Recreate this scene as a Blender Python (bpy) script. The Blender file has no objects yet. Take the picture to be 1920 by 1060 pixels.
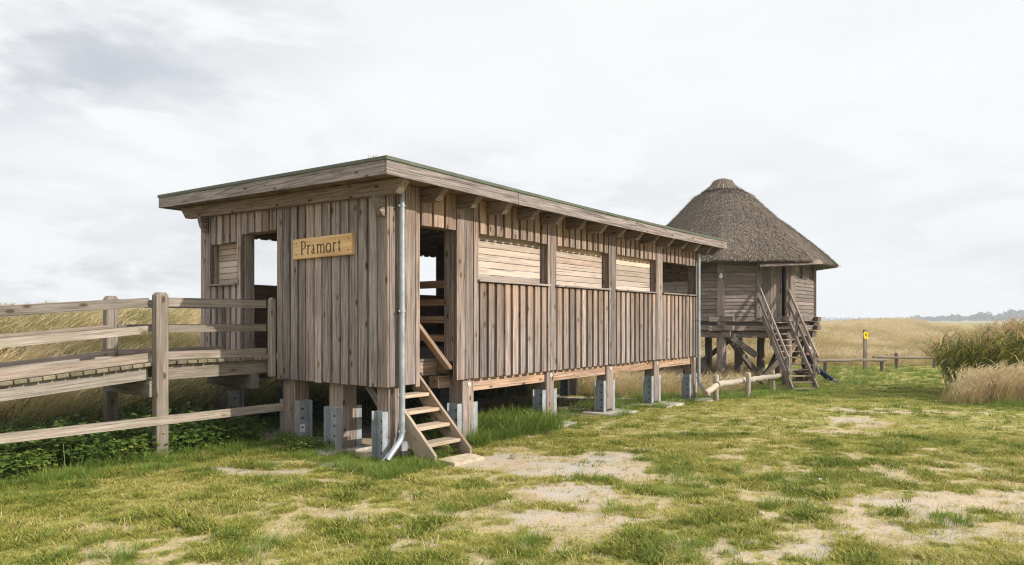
import bpy, math, random
import numpy as np
from mathutils import Vector, Matrix
R_ = math.radians
random.seed(7); RNG = np.random.default_rng(11)
scene = bpy.context.scene
COL = scene.collection

# ------------------------------------------------------------------ camera
CAMX, CAMY, CAMZ = -5.856, -6.388, 1.75
XD = np.array([0.6168, -0.7871]); ZD = np.array([0.7871, 0.6168])   # view right / view forward on the ground plane
cam = bpy.data.cameras.new('camera'); cam_o = bpy.data.objects.new('camera', cam); COL.objects.link(cam_o)
cam_o.location = (CAMX, CAMY, CAMZ); cam_o.rotation_euler = (R_(90), 0, R_(-51.918))
cam.sensor_width = 36; cam.lens = 24.0; cam.shift_y = 0.03646; cam.clip_start = 0.1; cam.clip_end = 20000
scene.camera = cam_o

# ------------------------------------------------------------------ light
SUN_EL, SUN_B = R_(29), R_(17)
SUNV = Vector((math.sin(SUN_B)*math.cos(SUN_EL), -math.cos(SUN_B)*math.cos(SUN_EL), math.sin(SUN_EL)))
sl = bpy.data.lights.new('sun', 'SUN'); so = bpy.data.objects.new('sun', sl); COL.objects.link(so)
sl.energy = 4.0; sl.angle = R_(0.6); sl.color = (1.0, 0.93, 0.83)
so.rotation_euler = SUNV.to_track_quat('Z', 'Y').to_euler(); so.location = (0, -10, 12)

scene.view_settings.view_transform = 'Standard'; scene.view_settings.look = 'None'
scene.view_settings.exposure = 0.37; scene.view_settings.gamma = 1.0
scene.cycles.use_denoising = True; scene.cycles.denoiser = 'OPENIMAGEDENOISE'; scene.cycles.denoising_prefilter = 'NONE'; scene.cycles.denoising_input_passes = 'RGB_ALBEDO_NORMAL'
scene.cycles.use_adaptive_sampling = False; scene.cycles.filter_width = 1.15
scene.cycles.max_bounces = 7; scene.cycles.diffuse_bounces = 3; scene.cycles.volume_bounces = 0; scene.cycles.sample_clamp_indirect = 3

class NT:
    """small node-tree writer"""
    def __init__(s, tree): s.t = tree
    def n(s, typ, **kw):
        nd = s.t.nodes.new(typ)
        for k, v in kw.items(): setattr(nd, k, v)
        return nd
    def put(s, sock, v):
        if isinstance(v, bpy.types.NodeSocket): s.t.links.new(v, sock)
        elif v is not None:
            if sock.type == 'RGBA' and len(v) == 3: v = (*v, 1)
            sock.default_value = v
    def math(s, op, a, b=None, clamp=False):
        nd = s.n('ShaderNodeMath', operation=op, use_clamp=clamp); s.put(nd.inputs[0], a)
        if b is not None: s.put(nd.inputs[1], b)
        return nd.outputs[0]
    def mix(s, f, a, b, blend='MIX'):
        nd = s.n('ShaderNodeMix', data_type='RGBA', blend_type=blend); s.put(nd.inputs[0], f); s.put(nd.inputs[6], a); s.put(nd.inputs[7], b)
        return nd.outputs[2]
    def ramp(s, f, stops, interp='LINEAR'):
        nd = s.n('ShaderNodeValToRGB'); cr = nd.color_ramp; cr.interpolation = interp
        while len(cr.elements) < len(stops): cr.elements.new(0.5)
        for e, (p, c) in zip(cr.elements, stops):
            e.position = p; e.color = (*c, 1) if hasattr(c, '__len__') else (c, c, c, 1)
        s.put(nd.inputs[0], f); return nd.outputs[0]
    def rng(s, f, a, b, c=0.0, d=1.0):
        nd = s.n('ShaderNodeMapRange', clamp=True); s.put(nd.inputs[0], f)
        for i, v in enumerate((a, b, c, d)): nd.inputs[i+1].default_value = v
        return nd.outputs[0]
    def noise(s, vec, scale, detail=4, rough=.55, dist=0.0):
        nd = s.n('ShaderNodeTexNoise'); s.put(nd.inputs['Vector'], vec)
        nd.inputs['Scale'].default_value = scale; nd.inputs['Detail'].default_value = detail
        nd.inputs['Roughness'].default_value = rough; nd.inputs['Distortion'].default_value = dist
        return nd.outputs[0]
    def mapv(s, vec, scale=(1,1,1), loc=(0,0,0)):
        nd = s.n('ShaderNodeMapping'); s.put(nd.inputs[0], vec); nd.inputs['Scale'].default_value = scale; nd.inputs['Location'].default_value = loc
        return nd.outputs[0]
    def attr(s, name, kind='GEOMETRY'):
        return s.n('ShaderNodeAttribute', attribute_name=name, attribute_type=kind)

# ------------------------------------------------------------------ sky
world = bpy.data.worlds.new('World'); scene.world = world; world.use_nodes = True
wt = world.node_tree; wt.nodes.clear(); W = NT(wt)
sky = W.n('ShaderNodeTexSky', sky_type='NISHITA', sun_disc=False)
sky.sun_elevation = SUN_EL; sky.sun_rotation = math.atan2(SUNV.x, SUNV.y); sky.air_density = 1.0; sky.dust_density = 2.0
gen = W.n('ShaderNodeTexCoord').outputs['Generated']
sep = W.n('ShaderNodeSeparateXYZ'); W.put(sep.inputs[0], gen)
el = sep.outputs[2]
# clouds lie in a layer: project the direction onto it so that they flatten towards the horizon
den = W.math('ADD', W.math('MAXIMUM', el, 0.0), 0.16)
comb = W.n('ShaderNodeCombineXYZ')
W.put(comb.inputs[0], W.math('DIVIDE', sep.outputs[0], den)); W.put(comb.inputs[1], W.math('DIVIDE', sep.outputs[1], den)); W.put(comb.inputs[2], W.math('MULTIPLY', el, 2.0))
cl = W.mapv(comb.outputs[0], (1, 1, 1), (3.7, 1.2, 0.4))
big = W.noise(cl, 0.55, 3, .5)
fine = W.noise(cl, 1.5, 9, .56, .25)
mid = W.noise(W.mapv(gen, (1, 1, 2.6), (0.35, 2.1, 0.3)), 3.4, 10, .58, .35)
# more broken cloud on the left (towards +y) than on the right
dl = W.n('ShaderNodeVectorMath', operation='DOT_PRODUCT'); W.put(dl.inputs[0], gen); dl.inputs[1].default_value = (0.23, 0.97, 0.0)
leftness = W.rng(dl.outputs['Value'], 0.62, 0.97)
low = W.rng(el, 0.30, 0.03)
gm = W.math('ADD', W.math('MULTIPLY', W.rng(fine, 0.47, 0.60), W.math('ADD', W.math('MULTIPLY', leftness, 0.55), 0.10)),
            W.math('MULTIPLY', W.rng(mid, 0.49, 0.565), W.math('ADD', W.math('ADD', W.math('MULTIPLY', low, 0.40), W.math('MULTIPLY', leftness, 0.55)), 0.03)), clamp=True)
gm = W.math('MULTIPLY', gm, W.rng(big, 0.30, 0.52), clamp=True)
white = W.mix(low, (7.75, 7.8, 7.85), (7.25, 7.4, 7.6))
cloudcol = W.mix(gm, white, (5.15, 5.35, 5.65))
blue_gap = W.math('MULTIPLY', W.rng(W.noise(cl, 1.1, 5, .5), 0.62, 0.72), W.math('MULTIPLY', leftness, 0.25))
skyc = W.mix(W.math('SUBTRACT', 0.94, blue_gap), sky.outputs[0], cloudcol)
zen = W.n('ShaderNodeVectorMath', operation='SCALE'); W.put(zen.inputs[0], skyc); W.put(zen.inputs['Scale'], W.rng(el, 0.45, 0.85, 1.0, 1.85)); skyc = zen.outputs[0]   # thin cloud overhead, out of view, brightened to lift the ambient light
below = W.rng(el, -0.02, 0.0)
skyc = W.mix(below, (2.6, 2.4, 1.7), skyc)
bg = W.n('ShaderNodeBackground'); W.put(bg.inputs[0], skyc); bg.inputs[1].default_value = 0.10
wo = W.n('ShaderNodeOutputWorld'); wt.links.new(bg.outputs[0], wo.inputs[0])

# ------------------------------------------------------------------ tagging / objects
LOC = {}                                               # world origin of every object (root, part, sub-part share the root's)
def tag(o, label=None, cat=None, group=None, kind=None):
    if label: o['label'] = label
    if cat: o['category'] = cat
    if group: o['group'] = group
    if kind: o['kind'] = kind
    return o
def thing(name, loc, label, cat, group=None):
    o = bpy.data.objects.new(name, None); COL.objects.link(o); o.location = loc; o.empty_display_size = .3
    LOC[o] = Vector(loc); return tag(o, label, cat, group)
def link(name, me, mat, parent=None, loc=None):
    o = bpy.data.objects.new(name, me); COL.objects.link(o)
    if mat is not None:
        for m in (mat if isinstance(mat, (list, tuple)) else [mat]): me.materials.append(m)
    if parent is not None:
        o.parent = parent; LOC[o] = LOC[parent]
    else:
        LOC[o] = Vector(loc or (0, 0, 0)); o.location = LOC[o]
    return o

# chamfered-box template: 24 verts
_cv = []; _ix = {}
for sx in (-1, 1):
    for sy in (-1, 1):
        for sz in (-1, 1):
            for a in range(3):
                _ix[(sx, sy, sz, a)] = len(_cv); _cv.append((sx, sy, sz, a))
_cf = []
for a in range(3):
    b, c = (a+1) % 3, (a+2) % 3
    for s in (-1, 1):
        q = []
        for sb, sc in ((-1, -1), (1, -1), (1, 1), (-1, 1)):
            k = [0, 0, 0]; k[a] = s; k[b] = sb; k[c] = sc; q.append(_ix[(*k, a)])
        _cf.append(q if s > 0 else q[::-1])
for a in range(3):                                     # edges along axis a
    b, c = (a+1) % 3, (a+2) % 3
    for sb in (-1, 1):
        for sc in (-1, 1):
            k0 = [0, 0, 0]; k1 = [0, 0, 0]; k0[a] = -1; k1[a] = 1
            for k in (k0, k1): k[b] = sb; k[c] = sc
            q = [_ix[(*k0, b)], _ix[(*k1, b)], _ix[(*k1, c)], _ix[(*k0, c)]]
            _cf.append(q if sb*sc < 0 else q[::-1])
for sx in (-1, 1):
    for sy in (-1, 1):
        for sz in (-1, 1):
            q = [_ix[(sx, sy, sz, a)] for a in range(3)]
            _cf.append(q if sx*sy*sz > 0 else q[::-1])
_CS = np.array([v[:3] for v in _cv], float); _CA = np.array([v[3] for v in _cv])
_CB = np.ones((24, 3)); _CB[np.arange(24), _CA] = 0.0

class MB:
    """collects shapes with grain coordinates (third axis along the grain) and a tint, builds ONE mesh"""
    def __init__(s): s.v = []; s.f = []; s.g = []; s.t = []; s.sm = []
    def _add(s, v, f, g, tint, smooth=False):
        o = s.__dict__.setdefault('n', 0)
        v = np.asarray(v, float); s.v.append(v); s.n = o + len(v)
        s.f += [[i+o for i in q] for q in f]; s.sm += [smooth]*len(f)
        s.g.append(np.asarray(g, float)); t = np.asarray(tint, float)
        s.t.append(np.broadcast_to(t, (len(v), 3)) if t.ndim == 1 else t)
    def tint(s, warm=0.0, light=0.5): return (random.random(), warm, light)
    def obox(s, c, ax, size, grain=2, bev=.003, warm=0.0, light=.5, tint=None, warm2=None):
        """oriented box: c centre, ax 3x3 rows = local axes, size full sizes; warm2 = warmth at the + end of the grain axis"""
        size = np.asarray(size, float); h = size/2; b = min(bev, h.min()*.45)
        L = _CS*(h - b*_CB); v = np.asarray(c) + L @ np.asarray(ax, float)
        o = [i for i in range(3) if i != grain]
        g = np.stack([L[:, o[0]], L[:, o[1]], L[:, grain]], 1) + RNG.uniform(-50, 50, 3)
        tt = np.tile(np.array(tint if tint else s.tint(warm, light)), (24, 1))
        if warm2 is not None:
            k = (L[:, grain]/h[grain]+1)/2; tt[:, 1] = warm*(1-k)+warm2*k
        s._add(v, _cf, g, tt)
    def box(s, p0, p1, grain=2, **kw):
        p0 = np.array(p0, float); p1 = np.array(p1, float)
        s.obox((p0+p1)/2, np.eye(3), np.abs(p1-p0), grain, **kw)
    def beam(s, a, b, w, h, up=(0, 0, 1), **kw):
        a = Vector(a); b = Vector(b); d = (b-a); L = d.length; d.normalize()
        u = Vector(up); side = d.cross(u).normalized(); u = side.cross(d)
        s.obox((a+b)/2, [side, u, d], (w, h, L), 2, **kw)
    def prism(s, poly, off, grain_dir, warm=0.0, light=.5):
        """poly: 3-D points of one side; off: extrusion vector"""
        P = np.array(poly, float); n = len(P); off = np.array(off, float); v = np.vstack([P, P+off])
        nrm = np.cross(P[1]-P[0], P[2]-P[1]); fl = np.dot(nrm, off) > 0
        # separate vertices per face keep the edges crisp
        fs = [list(range(n)), list(range(n, 2*n))[::-1]] + [[i, i+n, (i+1) % n+n, (i+1) % n] for i in range(n)]
        if fl: fs = [q[::-1] for q in fs]
        gd = np.array(grain_dir, float); gd /= np.linalg.norm(gd); e1 = off/np.linalg.norm(off); e2 = np.cross(gd, e1)
        c = v.mean(0); g = np.stack([(v-c)@e1, (v-c)@e2, (v-c)@gd], 1)+RNG.uniform(-50, 50, 3)
        s._add(v, fs, g, s.tint(warm, light))
    def tube(s, pts, r, n=12, warm=0.0, light=.5, caps=True, tint=None):
        pts = [Vector(p) for p in pts]; m = len(pts); rs = r if hasattr(r, '__len__') else [r]*m
        v = []; g = []; L = 0; ref = None; off = RNG.uniform(-50, 50, 3)
        for i, p in enumerate(pts):
            d = (pts[min(i+1, m-1)]-pts[max(i-1, 0)]).normalized()
            if ref is None: ref = d.orthogonal().normalized()
            ref = (ref - d*ref.dot(d)).normalized(); e = d.cross(ref)
            if i: L += (p-pts[i-1]).length
            for k in range(n):
                a = 2*math.pi*k/n; w = ref*math.cos(a)+e*math.sin(a)
                v.append(p+w*rs[i]); g.append((math.cos(a)*rs[i]+off[0], math.sin(a)*rs[i]+off[1], L+off[2]))
        f = [[i*n+k, i*n+(k+1) % n, (i+1)*n+(k+1) % n, (i+1)*n+k] for i in range(m-1) for k in range(n)]
        tt = tint if tint else s.tint(warm, light)
        s._add(v, f, g, tt, True)
        if caps:
            for i, rev in ((0, True), (m-1, False)):
                cv = v[i*n:(i+1)*n]; cg = g[i*n:(i+1)*n]
                q = list(range(n)); s._add(cv, [q[::-1] if rev else q], cg, tt)
    def log(s, a, b, r, warm=0.0, light=.5, wob=.012, n=12):
        a = Vector(a); b = Vector(b); k = max(4, int((b-a).length/.3)); pts = []; rs = []
        for i in range(k+1):
            t = i/k; w = 0 if i in (0, k) else wob
            pts.append(a.lerp(b, t)+Vector((random.uniform(-w, w), random.uniform(-w, w), random.uniform(-w, w))))
            rs.append(r*random.uniform(.94, 1.05)*(0.96 if i in (0, k) else 1))
        s.tube(pts, rs, n, warm, light)
    def disc(s, c, d, r, th, n=14, **kw): s.tube([Vector(c), Vector(c)+Vector(d).normalized()*th], r, n, **kw)
    def build(s, name, mat, parent=None, loc=None, label=None):
        v = np.vstack(s.v); g = np.vstack(s.g); t = np.vstack(s.t)
        org = LOC[parent] if parent is not None else Vector(loc or (0, 0, 0))
        me = bpy.data.meshes.new(name); me.from_pydata((v-np.array(org)).tolist(), [], s.f)
        ga = me.attributes.new('gr', 'FLOAT_VECTOR', 'POINT'); ga.data.foreach_set('vector', g.astype(np.float32).ravel())
        ta = me.attributes.new('tint', 'FLOAT_COLOR', 'POINT'); ta.data.foreach_set('color', np.hstack([t, np.ones((len(t), 1))]).astype(np.float32).ravel())
        me.polygons.foreach_set('use_smooth', s.sm); me.update()
        o = link(name, me, mat, parent, loc)
        if label: o['label'] = label
        return o

# ------------------------------------------------------------------ materials
def newmat(name):
    m = bpy.data.materials.new(name); m.use_nodes = True; m.node_tree.nodes.clear(); N = NT(m.node_tree)
    out = N.n('ShaderNodeOutputMaterial'); return m, N, out
def principled(N, out, col, rough=.8, metal=0.0, bump=None, bstr=.3, bdist=.01, spec=.3):
    p = N.n('ShaderNodeBsdfPrincipled'); N.put(p.inputs['Base Color'], col); N.put(p.inputs['Roughness'], rough); N.put(p.inputs['Metallic'], metal)
    p.inputs['Specular IOR Level'].default_value = spec
    if bump is not None:
        b = N.n('ShaderNodeBump'); b.inputs['Strength'].default_value = bstr; b.inputs['Distance'].default_value = bdist
        N.put(b.inputs['Height'], bump); N.t.links.new(b.outputs[0], p.inputs['Normal'])
    N.t.links.new(p.outputs[0], out.inputs[0]); return p
def wood(name, dark, light, warmc, green=0.0, knots=1.0):
    m, N, out = newmat(name)
    gr = N.attr('gr').outputs['Vector']; tn = N.attr('tint').outputs['Color']
    sp = N.n('ShaderNodeSeparateColor'); N.put(sp.inputs[0], tn); rnd, warm, lig = sp.outputs
    streak = N.noise(N.mapv(gr, (1, 1, .022)), 150, 5, .6, .2)
    streak2 = N.noise(N.mapv(gr, (1, 1, .03)), 42, 4, .55, .5)
    blot = N.noise(N.mapv(gr, (1, 1, .35)), 5.5, 5, .6)
    f = N.math('ADD', N.math('MULTIPLY', streak, .5), N.math('MULTIPLY', streak2, .5))
    f = N.rng(f, .385, .605)
    c = N.mix(f, dark, light)
    # warm, less weathered heartwood where the board is sheltered
    wf = N.math('MULTIPLY', N.math('POWER', warm, 2.6), N.rng(blot, .30, .62, .45, 1.25), clamp=True)
    wc = N.mix(f, tuple(k*.55 for k in warmc), warmc)
    c = N.mix(wf, c, wc)
    c = N.mix(N.math('MULTIPLY', N.rng(N.math('FRACT', N.math('MULTIPLY', rnd, 7.13)), .55, 1.0), .5), c, N.mix(f, tuple(a*b for a, b in zip(dark, (1.15, .88, .72))), tuple(a*b for a, b in zip(light, (1.05, .90, .78)))))
    # bleached and blackened patches
    c = N.mix(N.rng(blot, .56, .74, 0, .38), c, tuple(k*.42 for k in dark))
    # knots
    vo = N.n('ShaderNodeTexVoronoi'); N.put(vo.inputs['Vector'], N.mapv(gr, (1, 1, .42))); vo.inputs['Scale'].default_value = 9.0
    ed = N.math('ADD', vo.outputs['Distance'], N.math('MULTIPLY', streak, .08))
    ks = N.n('ShaderNodeSeparateColor'); N.put(ks.inputs[0], vo.outputs['Color'])
    kn = N.math('MULTIPLY', N.math('MULTIPLY', N.rng(ed, .245, .165), N.math('GREATER_THAN', ks.outputs[0], .5)), .8*knots)
    halo = N.math('MULTIPLY', N.math('MULTIPLY', N.rng(ed, .40, .22), N.math('GREATER_THAN', ks.outputs[0], .42)), .35*knots)
    c = N.mix(halo, c, tuple(k*.5 for k in warmc))
    c = N.mix(kn, c, tuple(k*.30 for k in dark))
    # fine cracks along the grain
    ck = N.noise(N.mapv(gr, (1, 1, .012)), 52, 2, .4)
    ckf = N.rng(ck, .335, .295, 0, .7)
    c = N.mix(ckf, c, tuple(k*.2 for k in dark))
    pz = N.n('ShaderNodeSeparateXYZ'); N.put(pz.inputs[0], N.n('ShaderNodeNewGeometry').outputs['Position'])
    pw = N.n('ShaderNodeNewGeometry').outputs['Position']
    dirt = N.math('MULTIPLY', N.rng(N.math('ADD', pz.outputs[2], N.math('MULTIPLY', N.noise(pw, 9, 4), .35)), .62, .16), .5)
    c = N.mix(dirt, c, (.10, .082, .052))
    if green: c = N.mix(N.rng(N.noise(gr, 3.2, 4), .45, .65, 0, green), c, (.115, .125, .055))
    val = N.math('MULTIPLY', N.rng(rnd, 0, 1, .72, 1.26), N.math('MULTIPLY', lig, 2.0))
    sc = N.n('ShaderNodeVectorMath', operation='SCALE'); N.put(sc.inputs[0], c); N.put(sc.inputs['Scale'], val)
    hgt = N.math('SUBTRACT', N.math('ADD', N.math('MULTIPLY', streak, .6), N.math('MULTIPLY', streak2, .5)), N.math('MULTIPLY', ckf, .8))
    principled(N, out, sc.outputs[0], .82, 0, hgt, .45, .006, .22)
    return m
M_WOOD = wood('weathered_larch', (.092, .074, .065), (.352, .302, .278), (.48, .275, .14))
M_SHUT = wood('pale_boards', (.38, .305, .25), (.52, .445, .385), (.55, .35, .205), knots=.4)
M_RAIL = wood('bleached_timber', (.145, .122, .105), (.345, .303, .264), (.40, .26, .13), green=.22)
M_DECK = wood('mossy_deck_timber', (.16, .135, .095), (.31, .27, .20), (.36, .25, .12), green=.6)
M_TOWER = wood('grey_tower_timber', (.115, .092, .079), (.295, .248, .22), (.40, .26, .14), green=.12)
M_LOG = wood('bare_log', (.30, .255, .205), (.55, .49, .41), (.45, .31, .17), knots=.7)
M_SIGN = wood('honey_sign_board', (.60, .36, .165), (.80, .55, .30), (.70, .44, .16), knots=.25)
M_STEP = wood('worn_step_timber', (.25, .195, .145), (.45, .37, .285), (.43, .27, .13), green=.1)

def simple(name, col, rough=.6, metal=0.0, nscale=0, namt=.25, bump=0.0, spec=.3):
    m, N, out = newmat(name); c = col; h = None
    if nscale:
        tc = N.n('ShaderNodeTexCoord').outputs['Object']; nz = N.noise(tc, nscale, 6, .6)
        c = N.mix(N.rng(nz, .3, .7), tuple(k*(1-namt) for k in col), tuple(min(1, k*(1+namt)) for k in col)); h = nz if bump else None
    principled(N, out, c, rough, metal, h, bump, .01, spec); return m
def galv(name, col):
    m, N, out = newmat(name); tc = N.n('ShaderNodeTexCoord').outputs['Object']
    vo = N.n('ShaderNodeTexVoronoi'); N.put(vo.inputs['Vector'], tc); vo.inputs['Scale'].default_value = 30
    nz = N.noise(tc, 7, 5, .6)
    sp = N.n('ShaderNodeSeparateColor'); N.put(sp.inputs[0], vo.outputs['Color'])
    f = N.math('ADD', N.math('MULTIPLY', sp.outputs[0], .16), N.math('MULTIPLY', nz, .9))
    c = N.mix(N.rng(f, .3, .9), tuple(k*.74 for k in col), tuple(k*1.2 for k in col))
    c = N.mix(N.rng(N.noise(N.mapv(tc, (1, 1, .3)), 12, 4), .58, .74, 0, .5), c, (.30, .27, .22))
    principled(N, out, c, N.rng(nz, .3, .7, .38, .62), .55, None, 0, 0, .5); return m
M_GALV = galv('galvanised_steel', (.42, .455, .49))
M_PIPE = galv('zinc_pipe', (.36, .395, .415))
M_TRIM = simple('green_roof_edge', (.085, .10, .07), .6, 0, 5, .25)
M_CONC = simple('concrete', (.40, .365, .31), .9, 0, 14, .3, .4)
M_SLAB = simple('sandy_stone', (.46, .38, .275), .9, 0, 11, .25, .4)
M_INK = simple('dark_letter_paint', (.035, .02, .01), .7)
M_DARK = simple('dark_bolt', (.05, .05, .05), .5, .6)
M_PALE = simple('pale_cap', (.62, .60, .55), .5)
M_LABEL = simple('white_label', (.78, .79, .80), .5)
M_LAMP = simple('white_lamp_globe', (.80, .80, .78), .3, 0, 0, 0, 0, .5)
M_YEL = simple('yellow_enamel', (.86, .66, .0), .4, 0, 0, 0, 0, .4)
M_BLACK = simple('black_enamel', (.012, .012, .012), .4)

# ------------------------------------------------------------------ noise on the ground plane
def _hash(ix, iy, s):
    h = (ix.astype(np.int64)*374761393 + iy.astype(np.int64)*668265263 + s*982451653) & 0x7fffffff
    h = ((h ^ (h >> 13))*1274126177) & 0x7fffffff
    return ((h ^ (h >> 16)) & 0xffff)/65535.0
def vnoise(x, y, s=0):
    ix = np.floor(x); iy = np.floor(y); fx = x-ix; fy = y-iy; fx = fx*fx*(3-2*fx); fy = fy*fy*(3-2*fy)
    a = _hash(ix, iy, s); b = _hash(ix+1, iy, s); c = _hash(ix, iy+1, s); d = _hash(ix+1, iy+1, s)
    return (a*(1-fx)+b*fx)*(1-fy)+(c*(1-fx)+d*fx)*fy
def fbm(x, y, s=0, o=4):
    r = 0; a = .5; t = 0
    for i in range(o):
        r = r+a*vnoise(x*2**i, y*2**i, s+i*17); t += a; a *= .55
    return r/t
def sstep(a, b, x):
    t = np.clip((x-a)/(b-a), 0, 1); return t*t*(3-2*t)
def toXZ(x, y):
    dx = x-CAMX; dy = y-CAMY; return dx*XD[0]+dy*XD[1], dx*ZD[0]+dy*ZD[1]
def fromXZ(X, Z): return CAMX+X*XD[0]+Z*ZD[0], CAMY+X*XD[1]+Z*ZD[1]
def height(x, y):
    x = np.asarray(x, float); y = np.asarray(y, float); X, Z = toXZ(x, y)
    h = -.53*sstep(12.5, 23, Z)*sstep(-6, 2, X)
    s0 = 4.6+2.6*sstep(9, 17, x)-4.6*sstep(23, 34, x)
    h = h+1.15*sstep(s0, s0+7.5, y)*(1-sstep(s0+12, s0+40, y))
    h = h-.9*sstep(260, 420, Z)*0
    h = h+.22*np.exp(-((X-49)/12)**2-((Z-74)/20)**2)+1.0*np.exp(-((X-62)/16)**2-((Z-88)/20)**2)
    near = 1-sstep(30, 60, Z)
    h = h+near*(.05*(fbm(x*.55, y*.55, 5)-.5)+.035*(fbm(x*2.3, y*2.3, 9, 3)-.5)*sstep(.6, -1.2, y)) + (1-near)*.55*(fbm(x*.05, y*.05, 3, 3)-.5)
    return h
PATCH = [(.35, 8.25, 1.15, .55, 1.35), (1.0, 8.75, .8, .3, .9), (.75, 6.95, .50, .55, 1.1), (.55, 5.95, .65, .27, 1.0), (1.3, 7.6, .5, .35, .6),
         (-3.2, 7.9, .75, .2, .85), (-2.6, 8.3, .75, .2, .85), (-2.2, 7.4, .6, .2, .6), (-3.25, 5.75, .28, .12, .75), (-1.6, 6.2, .8, .2, .5), (-.9, 5.3, .5, .15, .6),
         (4.3, 6.5, 1.3, .42, .9), (3.1, 5.65, 1.0, .45, .75), (2.1, 5.2, .8, .3, .65), (4.6, 5.2, 1.1, .4, .7), (5.4, 8.0, .8, .4, .6),
         (5.9, 11.7, .55, .5, .85), (7.0, 13.3, 1.3, .45, .65), (8.0, 16.6, .55, .35, .8), (5.2, 10.6, .5, .3, .6), (8.6, 12.8, .8, .3, .5), (9.0, 20.4, .35, .5, .9),
         (.2, 10.4, .4, .2, .6), (3.0, 8.6, .5, .2, .5), (1.6, 9.2, .4, .15, .6), (2.6, 6.6, .35, .15, .5), (9.0, 10.0, 1.0, .4, .7)]
def wear(x, y):
    """0 = undisturbed turf, 1 = trodden to the soil"""
    X, Z = toXZ(x, y); w1 = fbm(x*1.1, y*1.1, 31)-.5+.3*(fbm(x*5, y*5, 33)-.5); w2 = fbm(x*1.1+7, y*1.1+3, 47)-.5+.2*(fbm(x*6, y*6, 35)-.5)
    b = np.zeros_like(X)
    for px, pz, rx, rz, st in PATCH:
        d = np.sqrt(((X+w1*1.0-px)/rx)**2+((Z+w2*.8-pz)/rz)**2)
        b = np.maximum(b, st*(1-sstep(.5, 1.55, d)))
    n = fbm(x*.8, y*.8, 77, 4)
    base = (.13+.7*(n-.5)+.16*sstep(10.5, 6.5, Z))*sstep(21, 11, Z)*sstep(.2, -.9, y)*sstep(2.2, 1.2, y)
    base = base+.25*sstep(2.5, 4.5, X)*sstep(9, 6, Z)
    b = np.maximum(b, np.clip(base, 0, .8))
    return np.maximum(b, .9*sstep(.05, .4, y)*sstep(4.7, 4.3, y)*sstep(-.5, .1, x)*sstep(9.8, 9.2, x))     # under the hut
def bare(x, y):
    """grass survives as separate clumps where the ground is worn"""
    c = .46*fbm(x*2.9, y*2.9, 13, 3)+.54*fbm(x*7.5+3, y*7.5, 15, 3); c = np.clip((c-.33)/.34, 0, 1); w = wear(x, y)
    return np.clip(sstep(.14, -.08, c-w*1.05), 0, 1)*sstep(.02, .14, w)

# ------------------------------------------------------------------ ground
def axis(lo, hi, fine, far, grow=1.22):
    c = list(np.arange(lo, hi+fine*.5, fine)); st = fine
    a = [lo]
    while a[-1] > -far: st = min(st*grow, 400); a.append(a[-1]-st)
    st = fine; b = [c[-1]]
    while b[-1] < far: st = min(st*grow, 400); b.append(b[-1]+st)
    return np.array(a[:0:-1]+c+b[1:])
gx = axis(-8, 12, .075, 3500, 1.15); gz = axis(3.4, 17, .075, 6000, 1.15)
GX, GZ = np.meshgrid(gx, gz); wx, wy = fromXZ(GX, GZ)
gh = height(wx, wy); gb = bare(wx, wy)
nv = np.stack([wx.ravel(), wy.ravel(), gh.ravel()], 1); nr, nc = GX.shape
idx = np.arange(nr*nc).reshape(nr, nc)
gq = np.stack([idx[:-1, :-1], idx[:-1, 1:], idx[1:, 1:], idx[1:, :-1]], -1).reshape(-1, 4)
def mesh_np(name, v, quads=None, tris=None, attrs=None, smooth=True):
    me = bpy.data.meshes.new(name); me.vertices.add(len(v)); me.vertices.foreach_set('co', np.asarray(v, np.float32).ravel())
    ls = []; st = []; k = 0
    for f, n in ((quads, 4), (tris, 3)):
        if f is not None and len(f):
            f = np.asarray(f, np.int32); ls.append(f.ravel()); st.append(k+np.arange(len(f))*n); k += f.size
    if ls:
        ls = np.concatenate(ls); st = np.concatenate(st)
        me.loops.add(len(ls)); me.loops.foreach_set('vertex_index', ls)
        me.polygons.add(len(st)); me.polygons.foreach_set('loop_start', st.astype(np.int32))
        me.polygons.foreach_set('use_smooth', np.full(len(st), smooth))
    for nm, a in (attrs or {}).items():
        a = np.asarray(a)
        if a.dtype.kind == 'i': at = me.attributes.new(nm, 'INT', 'POINT'); at.data.foreach_set('value', a.astype(np.int32))
        elif a.ndim == 2: at = me.attributes.new(nm, 'FLOAT_VECTOR', 'POINT'); at.data.foreach_set('vector', a.astype(np.float32).ravel())
        else: at = me.attributes.new(nm, 'FLOAT', 'POINT'); at.data.foreach_set('value', a.astype(np.float32))
    me.update(calc_edges=True); me.validate(); return me

m, N, out = newmat('ground_soil_and_turf')
pos = N.n('ShaderNodeNewGeometry').outputs['Position']
ba = N.attr('bare').outputs['Fac']; fld = N.attr('field').outputs['Fac']
n1 = N.noise(pos, 7, 8, .65); n2 = N.noise(pos, 34, 6, .7); n3 = N.noise(pos, 1.3, 4, .55); n4 = N.noise(pos, 130, 3, .6)
soil = N.mix(N.rng(n2, .3, .7), (.33, .255, .17), (.54, .44, .325))
soil = N.mix(N.rng(n3, .45, .62, 0, .75), soil, N.mix(N.rng(n4, .35, .65), (.27, .25, .22), (.55, .52, .47)))
vo = N.n('ShaderNodeTexVoronoi'); N.put(vo.inputs['Vector'], pos); vo.inputs['Scale'].default_value = 38
soil = N.mix(N.rng(vo.outputs['Distance'], .22, .12, 0, .5), soil, (.56, .52, .46))
straw = N.mix(N.rng(n2, .35, .65), (.27, .215, .11), (.52, .43, .25))
turf = N.mix(N.rng(n1, .4, .6), (.18, .18, .04), (.33, .30, .09))
turf = N.mix(N.rng(n2, .5, .68, 0, .75), turf, straw)
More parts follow.
